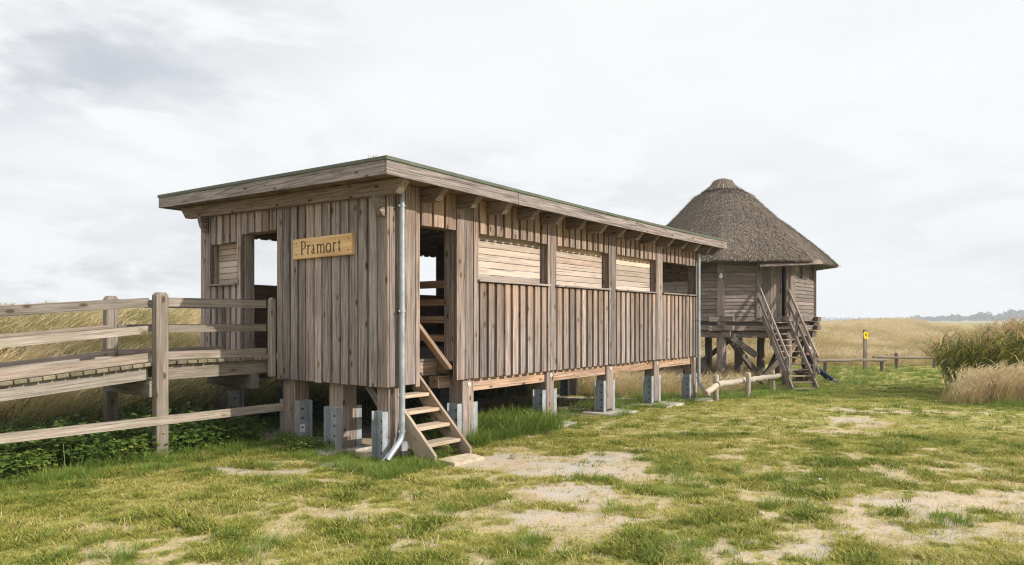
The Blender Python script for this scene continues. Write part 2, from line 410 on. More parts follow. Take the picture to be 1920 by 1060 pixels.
bf = N.math('ADD', ba, N.math('MULTIPLY', N.math('SUBTRACT', n1, .5), .8))
wn = N.math('ADD', N.attr('worn').outputs['Fac'], N.math('MULTIPLY', N.math('SUBTRACT', n1, .5), .9))
gcol = N.mix(N.rng(bf, .30, .66), turf, N.mix(N.rng(wn, .34, .78), straw, soil))
field = N.mix(N.rng(N.noise(pos, .09, 5, .6), .4, .6), (.33, .27, .125), (.20, .20, .075))
gcol = N.mix(fld, gcol, field)
hgt = N.math('ADD', N.math('MULTIPLY', n2, .7), N.math('MULTIPLY', N.rng(vo.outputs['Distance'], .3, 0), .4))
principled(N, out, gcol, .95, 0, hgt, .7, .03, .1)
M_GROUND = m
GXr, GZr = toXZ(nv[:, 0], nv[:, 1])
s0v = 4.3+2.6*sstep(9, 17, nv[:, 0])-4.6*sstep(23, 34, nv[:, 0])
gfield = np.maximum(sstep(s0v, s0v+1, nv[:, 1]), sstep(33, 37, GZr))
ground = link('ground', mesh_np('ground', nv, gq, None, {'bare': gb.ravel(), 'worn': wear(wx, wy).ravel(), 'field': gfield}), M_GROUND); tag(ground, kind='structure')

# ------------------------------------------------------------------ blades and scattering
def blades(base, az, h, lean, w, segs=3, pw=1.7, ori=None, droop=.3):
    """returns verts, quads, tris, v-parameter (0 root .. 1 tip) and the blade number of every vertex"""
    n = len(base); k = 2*segs+1; V = np.zeros((n, k, 3)); hv = np.zeros((n, k))
    d = np.stack([np.cos(az), np.sin(az)], 1); o = az+np.pi/2 if ori is None else ori; sd = np.stack([np.cos(o), np.sin(o)], 1)
    for i in range(segs+1):
        v = i/segs; c = base.copy(); c[:, :2] += d*(lean*h*v**pw)[:, None]; c[:, 2] += h*v*(1-droop*lean*v)
        if i < segs:
            ww = w*(1-v**2*.75)*.5*(1 if i else .7)
            for q, sg in ((0, -1), (1, 1)):
                V[:, 2*i+q] = c; V[:, 2*i+q, :2] += sd*(sg*ww)[:, None]; hv[:, 2*i+q] = v
        else: V[:, 2*segs] = c; hv[:, 2*segs] = 1
    off = (np.arange(n)*k)[:, None]
    Q = np.concatenate([off+np.array([[2*i, 2*i+1, 2*i+3, 2*i+2]]) for i in range(segs-1)]) if segs > 1 else np.zeros((0, 4), int)
    T = off+np.array([[2*segs-2, 2*segs-1, 2*segs]])
    return V.reshape(-1, 3), Q, T, hv.ravel(), np.repeat(np.arange(n), k)
def merge(parts):
    V = []; Q = []; T = []; A = {}; o = 0
    for v, q, t, at in parts:
        V.append(v); Q.append(q+o); T.append(t+o); o += len(v)
        for k, a in at.items(): A.setdefault(k, []).append(a)
    return np.vstack(V), np.vstack(Q), np.vstack(T), {k: np.concatenate(a) for k, a in A.items()}

def blade_mat(name, stops, trans=.35, tipmix=None, rough=.6):
    m, N, out = newmat(name)
    hv = N.attr('hv').outputs['Fac']; hue = N.attr('hue').outputs['Fac']; tn = N.attr('tn', 'INSTANCER').outputs['Fac']
    f = N.math('ADD', N.math('MULTIPLY', hue, .5), N.math('MULTIPLY', tn, .62), clamp=True)
    if tipmix: f = N.math('ADD', f, N.math('MULTIPLY', N.math('SUBTRACT', hv, .45), tipmix), clamp=True)
    c = N.ramp(f, stops)
    p = N.n('ShaderNodeBsdfPrincipled'); N.put(p.inputs['Base Color'], c); p.inputs['Roughness'].default_value = rough; p.inputs['Specular IOR Level'].default_value = .25
    tr = N.n('ShaderNodeBsdfTranslucent'); N.put(tr.inputs[0], c)
    mx = N.n('ShaderNodeMixShader'); mx.inputs[0].default_value = trans
    N.t.links.new(p.outputs[0], mx.inputs[1]); N.t.links.new(tr.outputs[0], mx.inputs[2]); N.t.links.new(mx.outputs[0], out.inputs[0])
    return m
M_LAWN = blade_mat('lawn_blades', [(0, (.045, .085, .012)), (.25, (.13, .18, .024)), (.5, (.28, .295, .048)), (.78, (.44, .385, .105)), (1, (.58, .48, .24))], .35)
M_LUSH = blade_mat('lush_blades', [(0, (.075, .135, .02)), (.5, (.17, .25, .038)), (.85, (.26, .31, .06)), (1, (.42, .37, .14))], .35, .3)
M_REEDY = blade_mat('tall_grass_blades', [(0, (.06, .085, .025)), (.32, (.17, .205, .065)), (.56, (.38, .355, .16)), (.8, (.62, .50, .28)), (1, (.78, .65, .42))], .3, .36)
M_FIELD = blade_mat('dry_field_blades', [(0, (.10, .14, .035)), (.3, (.24, .24, .08)), (.6, (.46, .35, .16)), (.85, (.55, .42, .23)), (1, (.62, .50, .31))], .3, .35)
M_LEAF = blade_mat('nettle_leaves', [(0, (.045, .085, .018)), (.5, (.11, .18, .032)), (.8, (.20, .26, .045)), (1, (.32, .31, .07))], .3)

def scatter(name, pts, rz, sc, tn, variants, label, cat, tilt=None):
    n = len(pts); ix = RNG.integers(0, len(variants), n)
    c = bpy.data.collections.new(name+'_sources')
    for k, (me, mat) in enumerate(variants):
        me.materials.append(mat); o = bpy.data.objects.new('%s_variant_%02d' % (name, k), me); c.objects.link(o)
    me = mesh_np(name, pts, None, None, {'rz': rz, 'sc': sc, 'tn': tn, 'ix': ix.astype(np.int32)})
    ob = link(name, me, None)
    g = bpy.data.node_groups.new(name+'_scatter', 'GeometryNodeTree')
    g.interface.new_socket('Geometry', in_out='INPUT', socket_type='NodeSocketGeometry'); g.interface.new_socket('Geometry', in_out='OUTPUT', socket_type='NodeSocketGeometry')
    nd = g.nodes; gi = nd.new('NodeGroupInput'); go = nd.new('NodeGroupOutput')
    ci = nd.new('GeometryNodeCollectionInfo'); ci.inputs[0].default_value = c; ci.inputs[1].default_value = True; ci.inputs[2].default_value = True
    ip = nd.new('GeometryNodeInstanceOnPoints'); ip.inputs['Pick Instance'].default_value = True
    def na(nm, t):
        a = nd.new('GeometryNodeInputNamedAttribute'); a.data_type = t; a.inputs[0].default_value = nm; return a.outputs[0]
    cx = nd.new('ShaderNodeCombineXYZ'); g.links.new(na('rz', 'FLOAT'), cx.inputs[2])
    g.links.new(gi.outputs[0], ip.inputs['Points']); g.links.new(ci.outputs[0], ip.inputs['Instance']); g.links.new(na('ix', 'INT'), ip.inputs['Instance Index'])
    g.links.new(cx.outputs[0], ip.inputs['Rotation']); g.links.new(na('sc', 'FLOAT'), ip.inputs['Scale']); g.links.new(ip.outputs[0], go.inputs[0])
    md = ob.modifiers.new('scatter', 'NODES'); md.node_group = g
    return tag(ob, label, cat, kind='stuff')

def tuft(n, h, spread, lean, w, seed, segs=3, wind=0.0, heads=0, pw=1.7):
    r = np.random.default_rng(seed)
    rad = spread*np.sqrt(r.random(n)); a = r.random(n)*2*np.pi; base = np.stack([rad*np.cos(a), rad*np.sin(a), np.zeros(n)], 1)
    az = a+r.normal(0, .8, n)
    if wind: az = np.where(r.random(n) < wind, r.normal(0, .35, n), az)
    hh = h*r.uniform(.45, 1.0, n); le = np.clip(lean*r.uniform(.4, 1.5, n), .02, 1.6)
    v, q, t, hv, bi = blades(base, az, hh, le, w*r.uniform(.7, 1.3, n), segs, pw, az+np.pi/2+r.normal(0, .5, n))
    parts = [(v, q, t, {'hv': hv, 'hue': r.random(n)[bi]})]
    if heads:
        rad = spread*np.sqrt(r.random(heads)); a = r.random(heads)*6.28; base = np.stack([rad*np.cos(a), rad*np.sin(a), np.zeros(heads)], 1)
        az = r.normal(0, .4, heads); hh = h*r.uniform(.95, 1.25, heads); le = np.clip(lean*r.uniform(.7, 1.3, heads), .05, 1.5)
        v, q, t, hv, bi = blades(base, az, hh, le, np.full(heads, w*.45), 4, pw, az+1.57)
        parts.append((v, q, t, {'hv': np.full(len(hv), .75), 'hue': np.full(len(hv), .7)}))
        # seed heads: a few short drooping spikelets at each stalk's end
        for k in range(4):
            f = .80+.055*k; c = base.copy(); c[:, 0] += np.cos(az)*le*hh*f**pw; c[:, 1] += np.sin(az)*le*hh*f**pw; c[:, 2] += hh*f*(1-.3*le*f)
            v, q, t, hv, bi = blades(c, az+r.normal(0, .5, heads), hh*.14, np.full(heads, 1.1), np.full(heads, w*1.3), 2, 1.2, az+r.normal(1.57, .8, heads))
            parts.append((v, q, t, {'hv': np.full(len(hv), .95), 'hue': r.uniform(.55, 1, heads)[bi]}))
    V, Q, T, A = merge(parts); return mesh_np('tuft', V, Q, T, A)
def pick(n, X0, X1, Z0, Z1, zpow=1.0):
    """random ground points; zpow > 1 crowds them towards the near side"""
    Z = Z0+(Z1-Z0)*RNG.random(n)**zpow; X = X0+(X1-X0)*RNG.random(n); return fromXZ(X, Z)
def lawn_mask(x, y):
    X, Z = toXZ(x, y)
    edge = np.where(x < -.2, 2.35+.25*(fbm(x*.8, y*.8, 71)-.5)*2, np.where(x < 9.6, .35, 2.0+sstep(9.6, 14, x)*2))
    ok = (y < edge) & ~((X > .66*Z) & (Z > 14.6) & (Z < 21))
    return ok
def on_slab(x, y):
    return (x > .12) & (x < .78) & (y > -.84) & (y < -.42)
# lawn: short tufts
x, y = [], []
for n, a in ((64000, (-7, 11, 3.4, 10.5)), (30000, (-8, 17, 10.5, 24)), (10000, (0, 26, 22, 36))):
    px, py = pick(n, *a); x.append(px); y.append(py)
x = np.concatenate(x); y = np.concatenate(y); X, Z = toXZ(x, y)
b = bare(x, y); dens = np.clip(1.0-b*.95, 0.07, 1)
keep = lawn_mask(x, y) & (RNG.random(len(x)) < dens) & (np.abs(X/Z) < .9) & ~on_slab(x, y)
x, y, b, Z = x[keep], y[keep], b[keep], Z[keep]
nz = fbm(x*.9, y*.9, 21, 4); nz2 = fbm(x*3.1, y*3.1, 23, 3)
dark = sstep(.58, .68, fbm(x*3.0+9, y*3.0, 37, 3))
tn = np.clip(.50+(nz-.5)*1.7+b*.35-dark*.4+RNG.normal(0, .17, len(x)), 0, 1)
sc = np.clip(.55+(nz2-.4)*1.1+dark*.35-b*.3, .3, 1.4)*RNG.uniform(.75, 1.25, len(x))*(1+.25*sstep(9, 25, Z))
green_far = sstep(12, 20, Z); tn = tn*(1-.35*green_far)
scatter('lawn_grass', np.stack([x, y, height(x, y)-.004], 1), RNG.random(len(x))*6.28, sc, tn,
        [(tuft(22, .075, .08, .85, .0085, 100+k, 2), M_LAWN) for k in range(8)], 'short trodden lawn grass, patchy yellow green, in front of the huts', 'grass')
# dead straw and litter lying on the worn ground
x, y = pick(26000, -7, 11, 3.4, 12); b = bare(x, y); w_ = wear(x, y); keep = lawn_mask(x, y) & (RNG.random(len(x)) < .08+.42*b*sstep(1.0, .6, w_)) & ~on_slab(x, y); x, y = x[keep], y[keep]
scatter('dead_grass_litter', np.stack([x, y, height(x, y)+.002], 1), RNG.random(len(x))*6.28, RNG.uniform(.5, 1.1, len(x)), np.clip(RNG.normal(.80, .2, len(x)), 0, 1),
        [(tuft(9, .10, .05, 1.6, .007, 150+k, 2), M_LAWN) for k in range(5)], 'dead straw-coloured grass litter on the worn ground', 'grass litter')
# longer green grass along edges, posts and as single tussocks
E = []
def strip(n, x0, x1, y0, y1, s0, s1):
    E.append(np.stack([RNG.uniform(x0, x1, n), RNG.uniform(y0, y1, n), RNG.uniform(s0, s1, n)], 1))
strip(420, -9, -.3, 1.95, 2.6, .45, .85); strip(200, -9, -2.0, 1.5, 2.1, .35, .7); strip(420, 20, 30, -3.5, 2.8, .5, 1.1)
qx, qy = pick(520, 9.2, 15, 13.7, 15.6); qX, qZ = toXZ(qx, qy); kq = (np.abs(qZ-14.4-RNG.normal(0, .25, 520)) < .5) & (qX > .655*qZ); E.append(np.stack([qx[kq], qy[kq], RNG.uniform(.5, 1.2, kq.sum())], 1))
strip(130, -.85, -.2, -.25, 1.7, .35, .7); strip(40, -.9, -.55, 1.7, 2.5, .3, .5); strip(110, -.9, .5, -.75, -.25, .4, .75)
strip(330, 1.2, 3.3, -.25, .55, .9, 1.7); strip(120, 1.5, 3.1, .4, 1.2, .8, 1.5); strip(200, 3.3, 9.4, -.45, .3, .3, .7); strip(220, 3.4, 9.6, .2, 1.2, .5, .9)
strip(520, 9.4, 15, -.6, 2.2, .45, .95); strip(500, 14, 24, -1.5, 3, .5, .9)
for px, pz, n, r in ((-3.93, 8.05, 8, .12), (-3.5, 7.75, 7, .1), (-2.86, 8.02, 6, .09), (-2.6, 7.1, 14, .2), (-2.25, 6.2, 14, .2), (-4.6, 6.8, 12, .2), (-1.9, 5.2, 12, .2), (-.4, 6.2, 10, .15),
                     (-1.5, 8.0, 14, .3), (.9, 7.45, 8, .1), (1.6, 6.9, 14, .25), (1.0, 6.3, 8, .12), (-3.0, 5.1, 12, .2), (.1, 5.3, 9, .15), (-.2, 7.1, 8, .12), (2.6, 6.3, 8, .12), (2.0, 7.6, 14, .25),
                     (3.9, 5.9, 10, .2), (5.0, 5.6, 10, .2), (1.2, 5.2, 12, .2), (-1.2, 6.9, 10, .2), (-3.8, 6.2, 14, .25), (1.9, 8.3, 12, .2), (3.2, 7.3, 12, .2)):
    cx, cy = fromXZ(px, pz); E.append(np.stack([RNG.normal(cx, r, n), RNG.normal(cy, r, n), RNG.uniform(.35, .62, n)], 1))
E = np.vstack(E); kp = ~on_slab(E[:, 0], E[:, 1]) & (bare(E[:, 0], E[:, 1]) < 1.2); E = E[kp]
sm = sstep(.35, .6, fbm(E[:, 0]*2, E[:, 1]*2, 91, 3))
scatter('long_grass', np.stack([E[:, 0], E[:, 1], height(E[:, 0], E[:, 1])-.01], 1), RNG.normal(-.5, 1.2, len(E)), E[:, 2]*(.65+.5*sm), np.clip(RNG.normal(.32, .2, len(E)), 0, 1),
        [(tuft(38, .27, .10, .75, .0065, 200+k, 3, .3), M_LUSH) for k in range(6)], 'longer lush green grass along the posts, the boardwalk and the lawn edge', 'grass')
# tall golden grass on the bank behind the boardwalk and in the field on the right
def bank_pts(n, X0, X1, Z0, Z1, zp=1.0):
    px, py = pick(n, X0, X1, Z0, Z1, zp); s0 = 4.5+2.6*sstep(9, 17, px)-4.6*sstep(23, 34, px)
    X, Z = toXZ(px, py)
    k = (py > s0+RNG.normal(0, .35, n)) & (np.abs(X/Z) < 1.0); return px[k], py[k]
x1, y1 = bank_pts(15000, -17, 5, 8, 22); x2, y2 = bank_pts(9000, -8, 16, 14, 32)
x = np.concatenate([x1, x2]); y = np.concatenate([y1, y2])
tn = np.clip(.29+(fbm(x*.8, y*.8, 61)-.5)*1.9+.12*sstep(5, 8, y)-.12*sstep(9, 13, y)-.28*sstep(6.0, 4.8, y)+RNG.normal(0, .20, len(x)), 0, 1)
WIND = math.atan2(XD[1], XD[0])                        # blown to the right
scatter('tall_grass', np.stack([x, y, height(x, y)-.02], 1), WIND+RNG.normal(.1, .35, len(x)), RNG.uniform(.75, 1.15, len(x)), tn,
        [(tuft(24, .86, .13, .62, .012, 300+k, 4, .75, 8), M_REEDY) for k in range(7)], 'tall golden grass bent by the wind on the bank behind the boardwalk', 'grass')
x1, y1 = bank_pts(30000, 4, 75, 26, 95, 1.5); x2, y2 = pick(3300, 9, 16, 14.3, 17.6); X, Z = toXZ(x2, y2)
k = (X > .662*Z+RNG.normal(.1, .22, len(X))) & (Z < 16.9+RNG.normal(0, .3, len(X))); x2, y2 = x2[k], y2[k]
x3, y3 = pick(1500, 14, 30, 33.5, 45)
x4, y4 = pick(2600, 1, 9.5, 16.5, 31); X4, Z4 = toXZ(x4, y4)
k = (y4 > .9+RNG.normal(0, .3, len(x4))) & (X4/Z4 < .355) & (x4 > 9.9); x4, y4 = x4[k], y4[k]
x5, y5 = pick(3500, 2, 16, 18, 42); k = (y5 > 4.6) & (x5 > 5); x5, y5 = x5[k], y5[k]
x = np.concatenate([x1, x2, x3, x4, x5]); y = np.concatenate([y1, y2, y3, y4, y5]); X, Z = toXZ(x, y)
tn = np.clip(.52+(fbm(x*.13, y*.13, 63)-.5)*2.9+RNG.normal(0, .12, len(x)), 0, 1); tn[len(x1):len(x1)+len(x2)] = np.clip(RNG.normal(.42, .2, len(x2)), 0, 1)
sc = RNG.uniform(.7, 1.1, len(x))*np.where(Z > 26, 1.0, RNG.uniform(.35, 1.1, len(x))); n4 = len(x1)+len(x2)+len(x3); sc[n4:n4+len(x4)] = RNG.uniform(.35, .8, len(x4))
tn[n4:n4+len(x4)] = np.clip(RNG.normal(.38, .2, len(x4)), 0, 1)
scatter('dry_field_grass', np.stack([x, y, height(x, y)-.02], 1), WIND+RNG.normal(0, .5, len(x)), sc, tn,
        [(tuft(24, .72, .22, .42, .012, 400+k, 3, .7, 12), M_FIELD) for k in range(6)], 'dry straw-coloured grass of the field right of the thatched hut', 'grass')

# nettles and low leafy growth
def leafy(n, h, rad, leaf, seed):
    r = np.random.default_rng(seed); V = []; Q = []; hv = []; hue = []
    for i in range(n):
        a = r.random()*6.28; rr = rad*math.sqrt(r.random()); z = h*(r.random()**.6)*(1-.35*rr/rad)
        c = np.array([rr*math.cos(a), rr*math.sin(a), z]); az = r.random()*6.28; dn = r.uniform(-.55, .25); L = leaf*r.uniform(.6, 1.25)
        d = np.array([math.cos(az)*math.cos(dn), math.sin(az)*math.cos(dn), math.sin(dn)]); s = np.array([-math.sin(az), math.cos(az), r.uniform(-.4, .4)]); w = L*.32
        o = len(V); up = np.array([0, 0, .12*L])
        V += [c, c+d*L*.4+s*w-up, c+d*L, c+d*L*.4-s*w-up, c+d*L*.45]
        Q += [[o, o+1, o+4], [o+1, o+2, o+4], [o+2, o+3, o+4], [o+3, o, o+4]]; u = r.random(); hv += [z/h]*5; hue += [u]*5
    b = np.zeros((10, 3)); b[:, :2] = r.normal(0, rad*.5, (10, 2))
    v, q, t, bh, bi = blades(b, r.random(10)*6.28, np.full(10, h*.9), np.full(10, .3), np.full(10, .008), 3)
    VV, QQ, TT, A = merge([(np.array(V), np.zeros((0, 4), int), np.array(Q), {'hv': np.array(hv), 'hue': np.array(hue)}), (v, q, t, {'hv': bh, 'hue': np.full(len(bh), .4)})])
    return mesh_np('leafy', VV, QQ, TT, A)
U = []
def us(n, x0, x1, y0, y1, s0, s1): U.append(np.stack([RNG.uniform(x0, x1, n), RNG.uniform(y0, y1, n), RNG.uniform(s0, s1, n)], 1))
us(520, -9, -.4, 2.75, 4.9, .6, 1.15); us(170, -9, -.4, 2.45, 2.9, .6, .95); us(90, -7, 9, -6, .0, .10, .17); us(150, -.4, 4.5, 3.9, 5.2, .6, 1.0); us(70, -.1, 3.2, .9, 3.8, .35, .6); us(26, .15, .8, -.35, .35, .22, .4); us(40, 3, 9, 1.0, 4.6, .3, .55)
us(40, -.6, -.1, 1.2, 2.2, .3, .5); us(60, 4.5, 9.5, 4.4, 5.2, .5, .9)
U = np.vstack(U)
scatter('undergrowth', np.stack([U[:, 0], U[:, 1], height(U[:, 0], U[:, 1])-.02], 1), RNG.random(len(U))*6.28, U[:, 2], np.clip(RNG.normal(.38, .22, len(U)), 0, 1),
        [(leafy(95, .52, .24, .095, 500+k), M_LEAF) for k in range(6)], 'low dark green nettles and bramble growing under the boardwalk and hut', 'undergrowth')

# ================================================================== the long hut
X0, X1, YB = -.18, 9.30, 4.48                          # end wall plane, far end, back wall plane
FLOOR = 1.20
def zb(y): return 3.265+.031*(y+.28)                   # rafter underside
def zt(y): return zb(y)+.185                           # rafter top
hut = thing('bird_hide', (4.5, 2.2, 0), 'long flat-roofed observation hut of vertical grey boards, raised on posts in galvanised shoes', 'hut')

def clad(mb, u0, u1, zlo, zhi, n, P, inner=None, warm=(0., 0.), cover=.66, lining=True, lt0=.5):
    """n cover boards over a sheet of under boards between u0 and u1; P(u, d, z) -> point, d > 0 outwards"""
    w = (u1-u0)/n; du = np.array(P(1, 0, 0))-np.array(P(0, 0, 0)); dn = np.array(P(0, 1, 0))-np.array(P(0, 0, 0)); ax = [du, dn, (0, 0, 1)]
    def bd(a, b, d0, d1, z0, z1, wm, lt=.5):
        top = z1 if not callable(z1) else z1((a+b)/2)
        if top-z0 < .02: return
        mb.obox(P((a+b)/2, (d0+d1)/2, (z0+top)/2), ax, (abs(b-a), abs(d1-d0), top-z0), 2, bev=.0025, warm=wm[0]+random.uniform(-.06, .1), warm2=wm[1]+random.uniform(-.1, .15), light=lt+random.uniform(-.08, .08))
    for i in range(n):
        a = u0+i*w
        bd(a+.0012, a+w-.0012, -.022, -.002, zlo+random.uniform(-.004, .004), zhi, (warm[0]+.3, warm[1]+.25), .29)  # under boards: unweathered brown, tinted darker still to deepen the shade in the gaps
        cw = w*cover*random.uniform(.92, 1.08) if n > 1 else w-.004
        sh = random.uniform(-.006, .006) if n > 1 else 0
        bd(a+w/2-cw/2+sh, a+w/2+cw/2+sh, 0, .030, zlo-.012+random.uniform(-.007, .007), zhi, warm, lt0)
    if lining:
        top = zhi if not callable(zhi) else zhi((u0+u1)/2)-.02
        if top-zlo > .03: mb.obox(P((u0+u1)/2, -.034, (zlo+.02+top)/2), ax, (u1-u0, .018, top-zlo-.02), 0, bev=.001, warm=.75, light=.36)

# ---- front wall
PF = lambda u, d, z: (u, -d, z)
topF = lambda u: zt(0)-.004
f = MB(); B0 = .935
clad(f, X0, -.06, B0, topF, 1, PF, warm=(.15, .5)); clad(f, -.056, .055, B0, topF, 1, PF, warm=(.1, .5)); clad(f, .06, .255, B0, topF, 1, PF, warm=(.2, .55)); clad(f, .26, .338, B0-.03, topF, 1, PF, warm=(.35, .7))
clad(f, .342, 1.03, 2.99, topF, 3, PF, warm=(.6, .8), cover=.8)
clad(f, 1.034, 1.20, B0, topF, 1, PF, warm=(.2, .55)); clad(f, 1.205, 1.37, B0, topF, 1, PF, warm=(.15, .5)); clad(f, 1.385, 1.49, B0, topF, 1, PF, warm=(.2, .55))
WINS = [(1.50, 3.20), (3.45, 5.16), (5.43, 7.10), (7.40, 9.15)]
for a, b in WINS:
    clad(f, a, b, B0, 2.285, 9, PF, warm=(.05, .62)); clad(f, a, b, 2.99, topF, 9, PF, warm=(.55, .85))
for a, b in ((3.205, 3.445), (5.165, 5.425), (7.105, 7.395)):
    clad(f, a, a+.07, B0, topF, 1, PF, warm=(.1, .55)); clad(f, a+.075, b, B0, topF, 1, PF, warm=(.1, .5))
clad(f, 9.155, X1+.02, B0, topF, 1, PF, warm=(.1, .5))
f.build('wall', M_WOOD, hut, label='sunlit front wall of upright boards with four windows')
# ---- end wall with the doorway
PE = lambda u, d, z: (X0-d, u, z)
topE = lambda u: zt(u)-.004
e = MB()
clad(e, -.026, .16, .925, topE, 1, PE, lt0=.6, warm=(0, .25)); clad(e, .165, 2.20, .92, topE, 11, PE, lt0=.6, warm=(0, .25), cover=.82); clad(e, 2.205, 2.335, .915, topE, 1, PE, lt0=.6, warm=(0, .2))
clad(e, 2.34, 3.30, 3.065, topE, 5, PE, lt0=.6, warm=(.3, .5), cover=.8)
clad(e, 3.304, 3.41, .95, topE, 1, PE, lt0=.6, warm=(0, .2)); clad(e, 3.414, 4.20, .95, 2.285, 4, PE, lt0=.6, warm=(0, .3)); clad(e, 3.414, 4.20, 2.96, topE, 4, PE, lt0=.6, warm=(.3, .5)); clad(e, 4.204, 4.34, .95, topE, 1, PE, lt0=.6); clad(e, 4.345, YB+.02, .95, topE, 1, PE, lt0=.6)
e.build('wall', M_WOOD, hut, label='shaded end wall of upright boards with doorway and small shuttered window')
# ---- back wall and far end wall, open above breast height
PB = lambda u, d, z: (u, YB+d, z); PR = lambda u, d, z: (X1+d, u, z)
b = MB(); BW = [(.42, 1.45, 2.36), (1.72, 3.20, 2.36), (3.50, 5.22, 2.3), (6.0, 7.10, 2.36), (7.40, 9.0, 2.36)]
topB = lambda u: zt(YB)-.004; cur = X0
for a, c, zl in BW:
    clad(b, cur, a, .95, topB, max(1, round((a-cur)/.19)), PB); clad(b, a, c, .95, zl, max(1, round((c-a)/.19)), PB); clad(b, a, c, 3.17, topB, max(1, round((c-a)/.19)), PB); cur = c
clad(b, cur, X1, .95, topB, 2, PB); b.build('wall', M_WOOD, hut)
r = MB()
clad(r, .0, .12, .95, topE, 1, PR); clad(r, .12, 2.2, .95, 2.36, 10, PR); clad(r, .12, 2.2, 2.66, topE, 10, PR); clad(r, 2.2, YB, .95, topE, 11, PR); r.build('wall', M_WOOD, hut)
# ---- windows: reveal boards, sill, shutter
def reveal(mb, P, a, b, z0, z1, dep=.135, th=.022, bottom=True):
    du = np.array(P(1, 0, 0))-np.array(P(0, 0, 0)); dn = np.array(P(0, 1, 0))-np.array(P(0, 0, 0)); ax = [du, dn, (0, 0, 1)]
    sg = 1 if b > a else -1
    mb.obox(P(a-sg*.0, -.045-dep/2, (z0+z1)/2), ax, (th, dep, z1-z0+.04), 2, warm=.35, light=.45); mb.obox(P(b+sg*.0, -.045-dep/2, (z0+z1)/2), ax, (th, dep, z1-z0+.04), 2, warm=.3, light=.42)
    mb.obox(P((a+b)/2, -.045-dep/2, z1+.012), ax, (abs(b-a)-th-.004, dep, th), 0, warm=.7, light=.42)
    if bottom: mb.obox(P((a+b)/2, -.045-dep/2, z0-.004), ax, (abs(b-a)-th-.004, dep, th), 0, warm=.3)
def window(P, a, b, z0, z1, shut, nb=7, tone=(.15, .5)):
    w = MB(); reveal(w, P, a, b, z0, z1); wo_ = w.build('window', M_WOOD, hut)
    du = np.array(P(1, 0, 0))-np.array(P(0, 0, 0)); dn = np.array(P(0, 1, 0))-np.array(P(0, 0, 0)); ax = [du, dn, (0, 0, 1)]
    sl_ = MB(); c = P((a+b)/2, .016, z0-.001); sl_.obox(c, ax, (abs(b-a)+.06, .115, .03), 0, bev=.004, warm=.15, light=.56); sl_.build('sill', M_WOOD, wo_)
    if shut:
        s_ = MB(); h = (z1+.02-z0)/nb
        for i in range(nb):
            s_.obox(P((a+b)/2, -.118+random.uniform(-.002, .002), z0+h*(i+.5)), ax, (abs(b-a)-.03, .022, h-.006), 0, bev=.006, warm=tone[0]+tone[1]*(i/nb)**2+random.uniform(-.1, .12), light=random.uniform(.46, .53))
        s_.build('shutter', M_SHUT, wo_)
    return wo_
for i, (a, b_) in enumerate(WINS): window(PF, a, b_, 2.31, 2.99, i < 3)
window(PE, 3.414, 4.20, 2.30, 2.955, True, 7, (.25, .25))
# a rough crack and mouldings of the open window inside: horizontal batten
# ---- door frames
d = MB(); reveal(d, PF, .338, 1.03, FLOOR, 2.985, .15, .03, False); d.build('door_frame', M_WOOD, hut)
d = MB(); reveal(d, PE, 2.335, 3.30, FLOOR, 3.06, .15, .03, False); d.build('door_frame', M_WOOD, hut)
# ---- floor, joists, front beam
d = MB(); yy = .46
while yy < YB-.1: d.box((X0+.06, yy, FLOOR-.035), (X1-.06, yy+.135, FLOOR), 0, warm=.5, light=.38); yy += .14
d.box((1.14, .06, FLOOR-.035), (X1-.06, .195, FLOOR), 0, warm=.5, light=.4); d.box((1.14, .2, FLOOR-.035), (X1-.06, .335, FLOOR), 0, warm=.5, light=.4); d.box((1.14, .34, FLOOR-.035), (X1-.06, .455, FLOOR), 0, warm=.5, light=.4)
flo = d.build('floor', M_WOOD, hut)
d = MB(); d.box((.02, .47, .97), (1.16, .57, 1.163), 0, warm=.75, light=.5); d.build('joist', M_WOOD, flo)
for x in (1.2, 1.9, 2.6, 3.3, 4.0, 4.7, 5.3, 6.0, 6.6, 7.25, 7.9, 8.5, 9.1):
    d = MB(); d.box((x-.05, .3, .98), (x+.05, YB-.1, 1.163), 1, warm=.7, light=.42); d.build('joist', M_WOOD, flo)
PX = [(1.22, 1.46), (3.25, 3.47), (5.19, 5.42), (7.13, 7.36), (9.04, 9.27)]
for (a, b_) in zip([p[1] for p in PX[:-1]], [p[0] for p in PX[1:]]):
    d = MB(); d.box((a-.0, .07, .735), (b_, .20, .965), 0, warm=.8, light=.62); d.build('joist', M_WOOD, flo)
d = MB(); d.box((.95, .24, .80), (1.20, .42, .965), 0, warm=.8, light=.55); d.build('joist', M_WOOD, flo)
d = MB(); d.box((X0+.1, YB-.22, .74), (X1, YB-.08, .96), 0, warm=.5, light=.4); d.build('joist', M_WOOD, flo)
d = MB(); d.box((X0+.28, 1.65, .97), (X0+.40, 1.65+2.6, 1.163), 1, warm=.5, light=.4); d.build('joist', M_WOOD, flo)
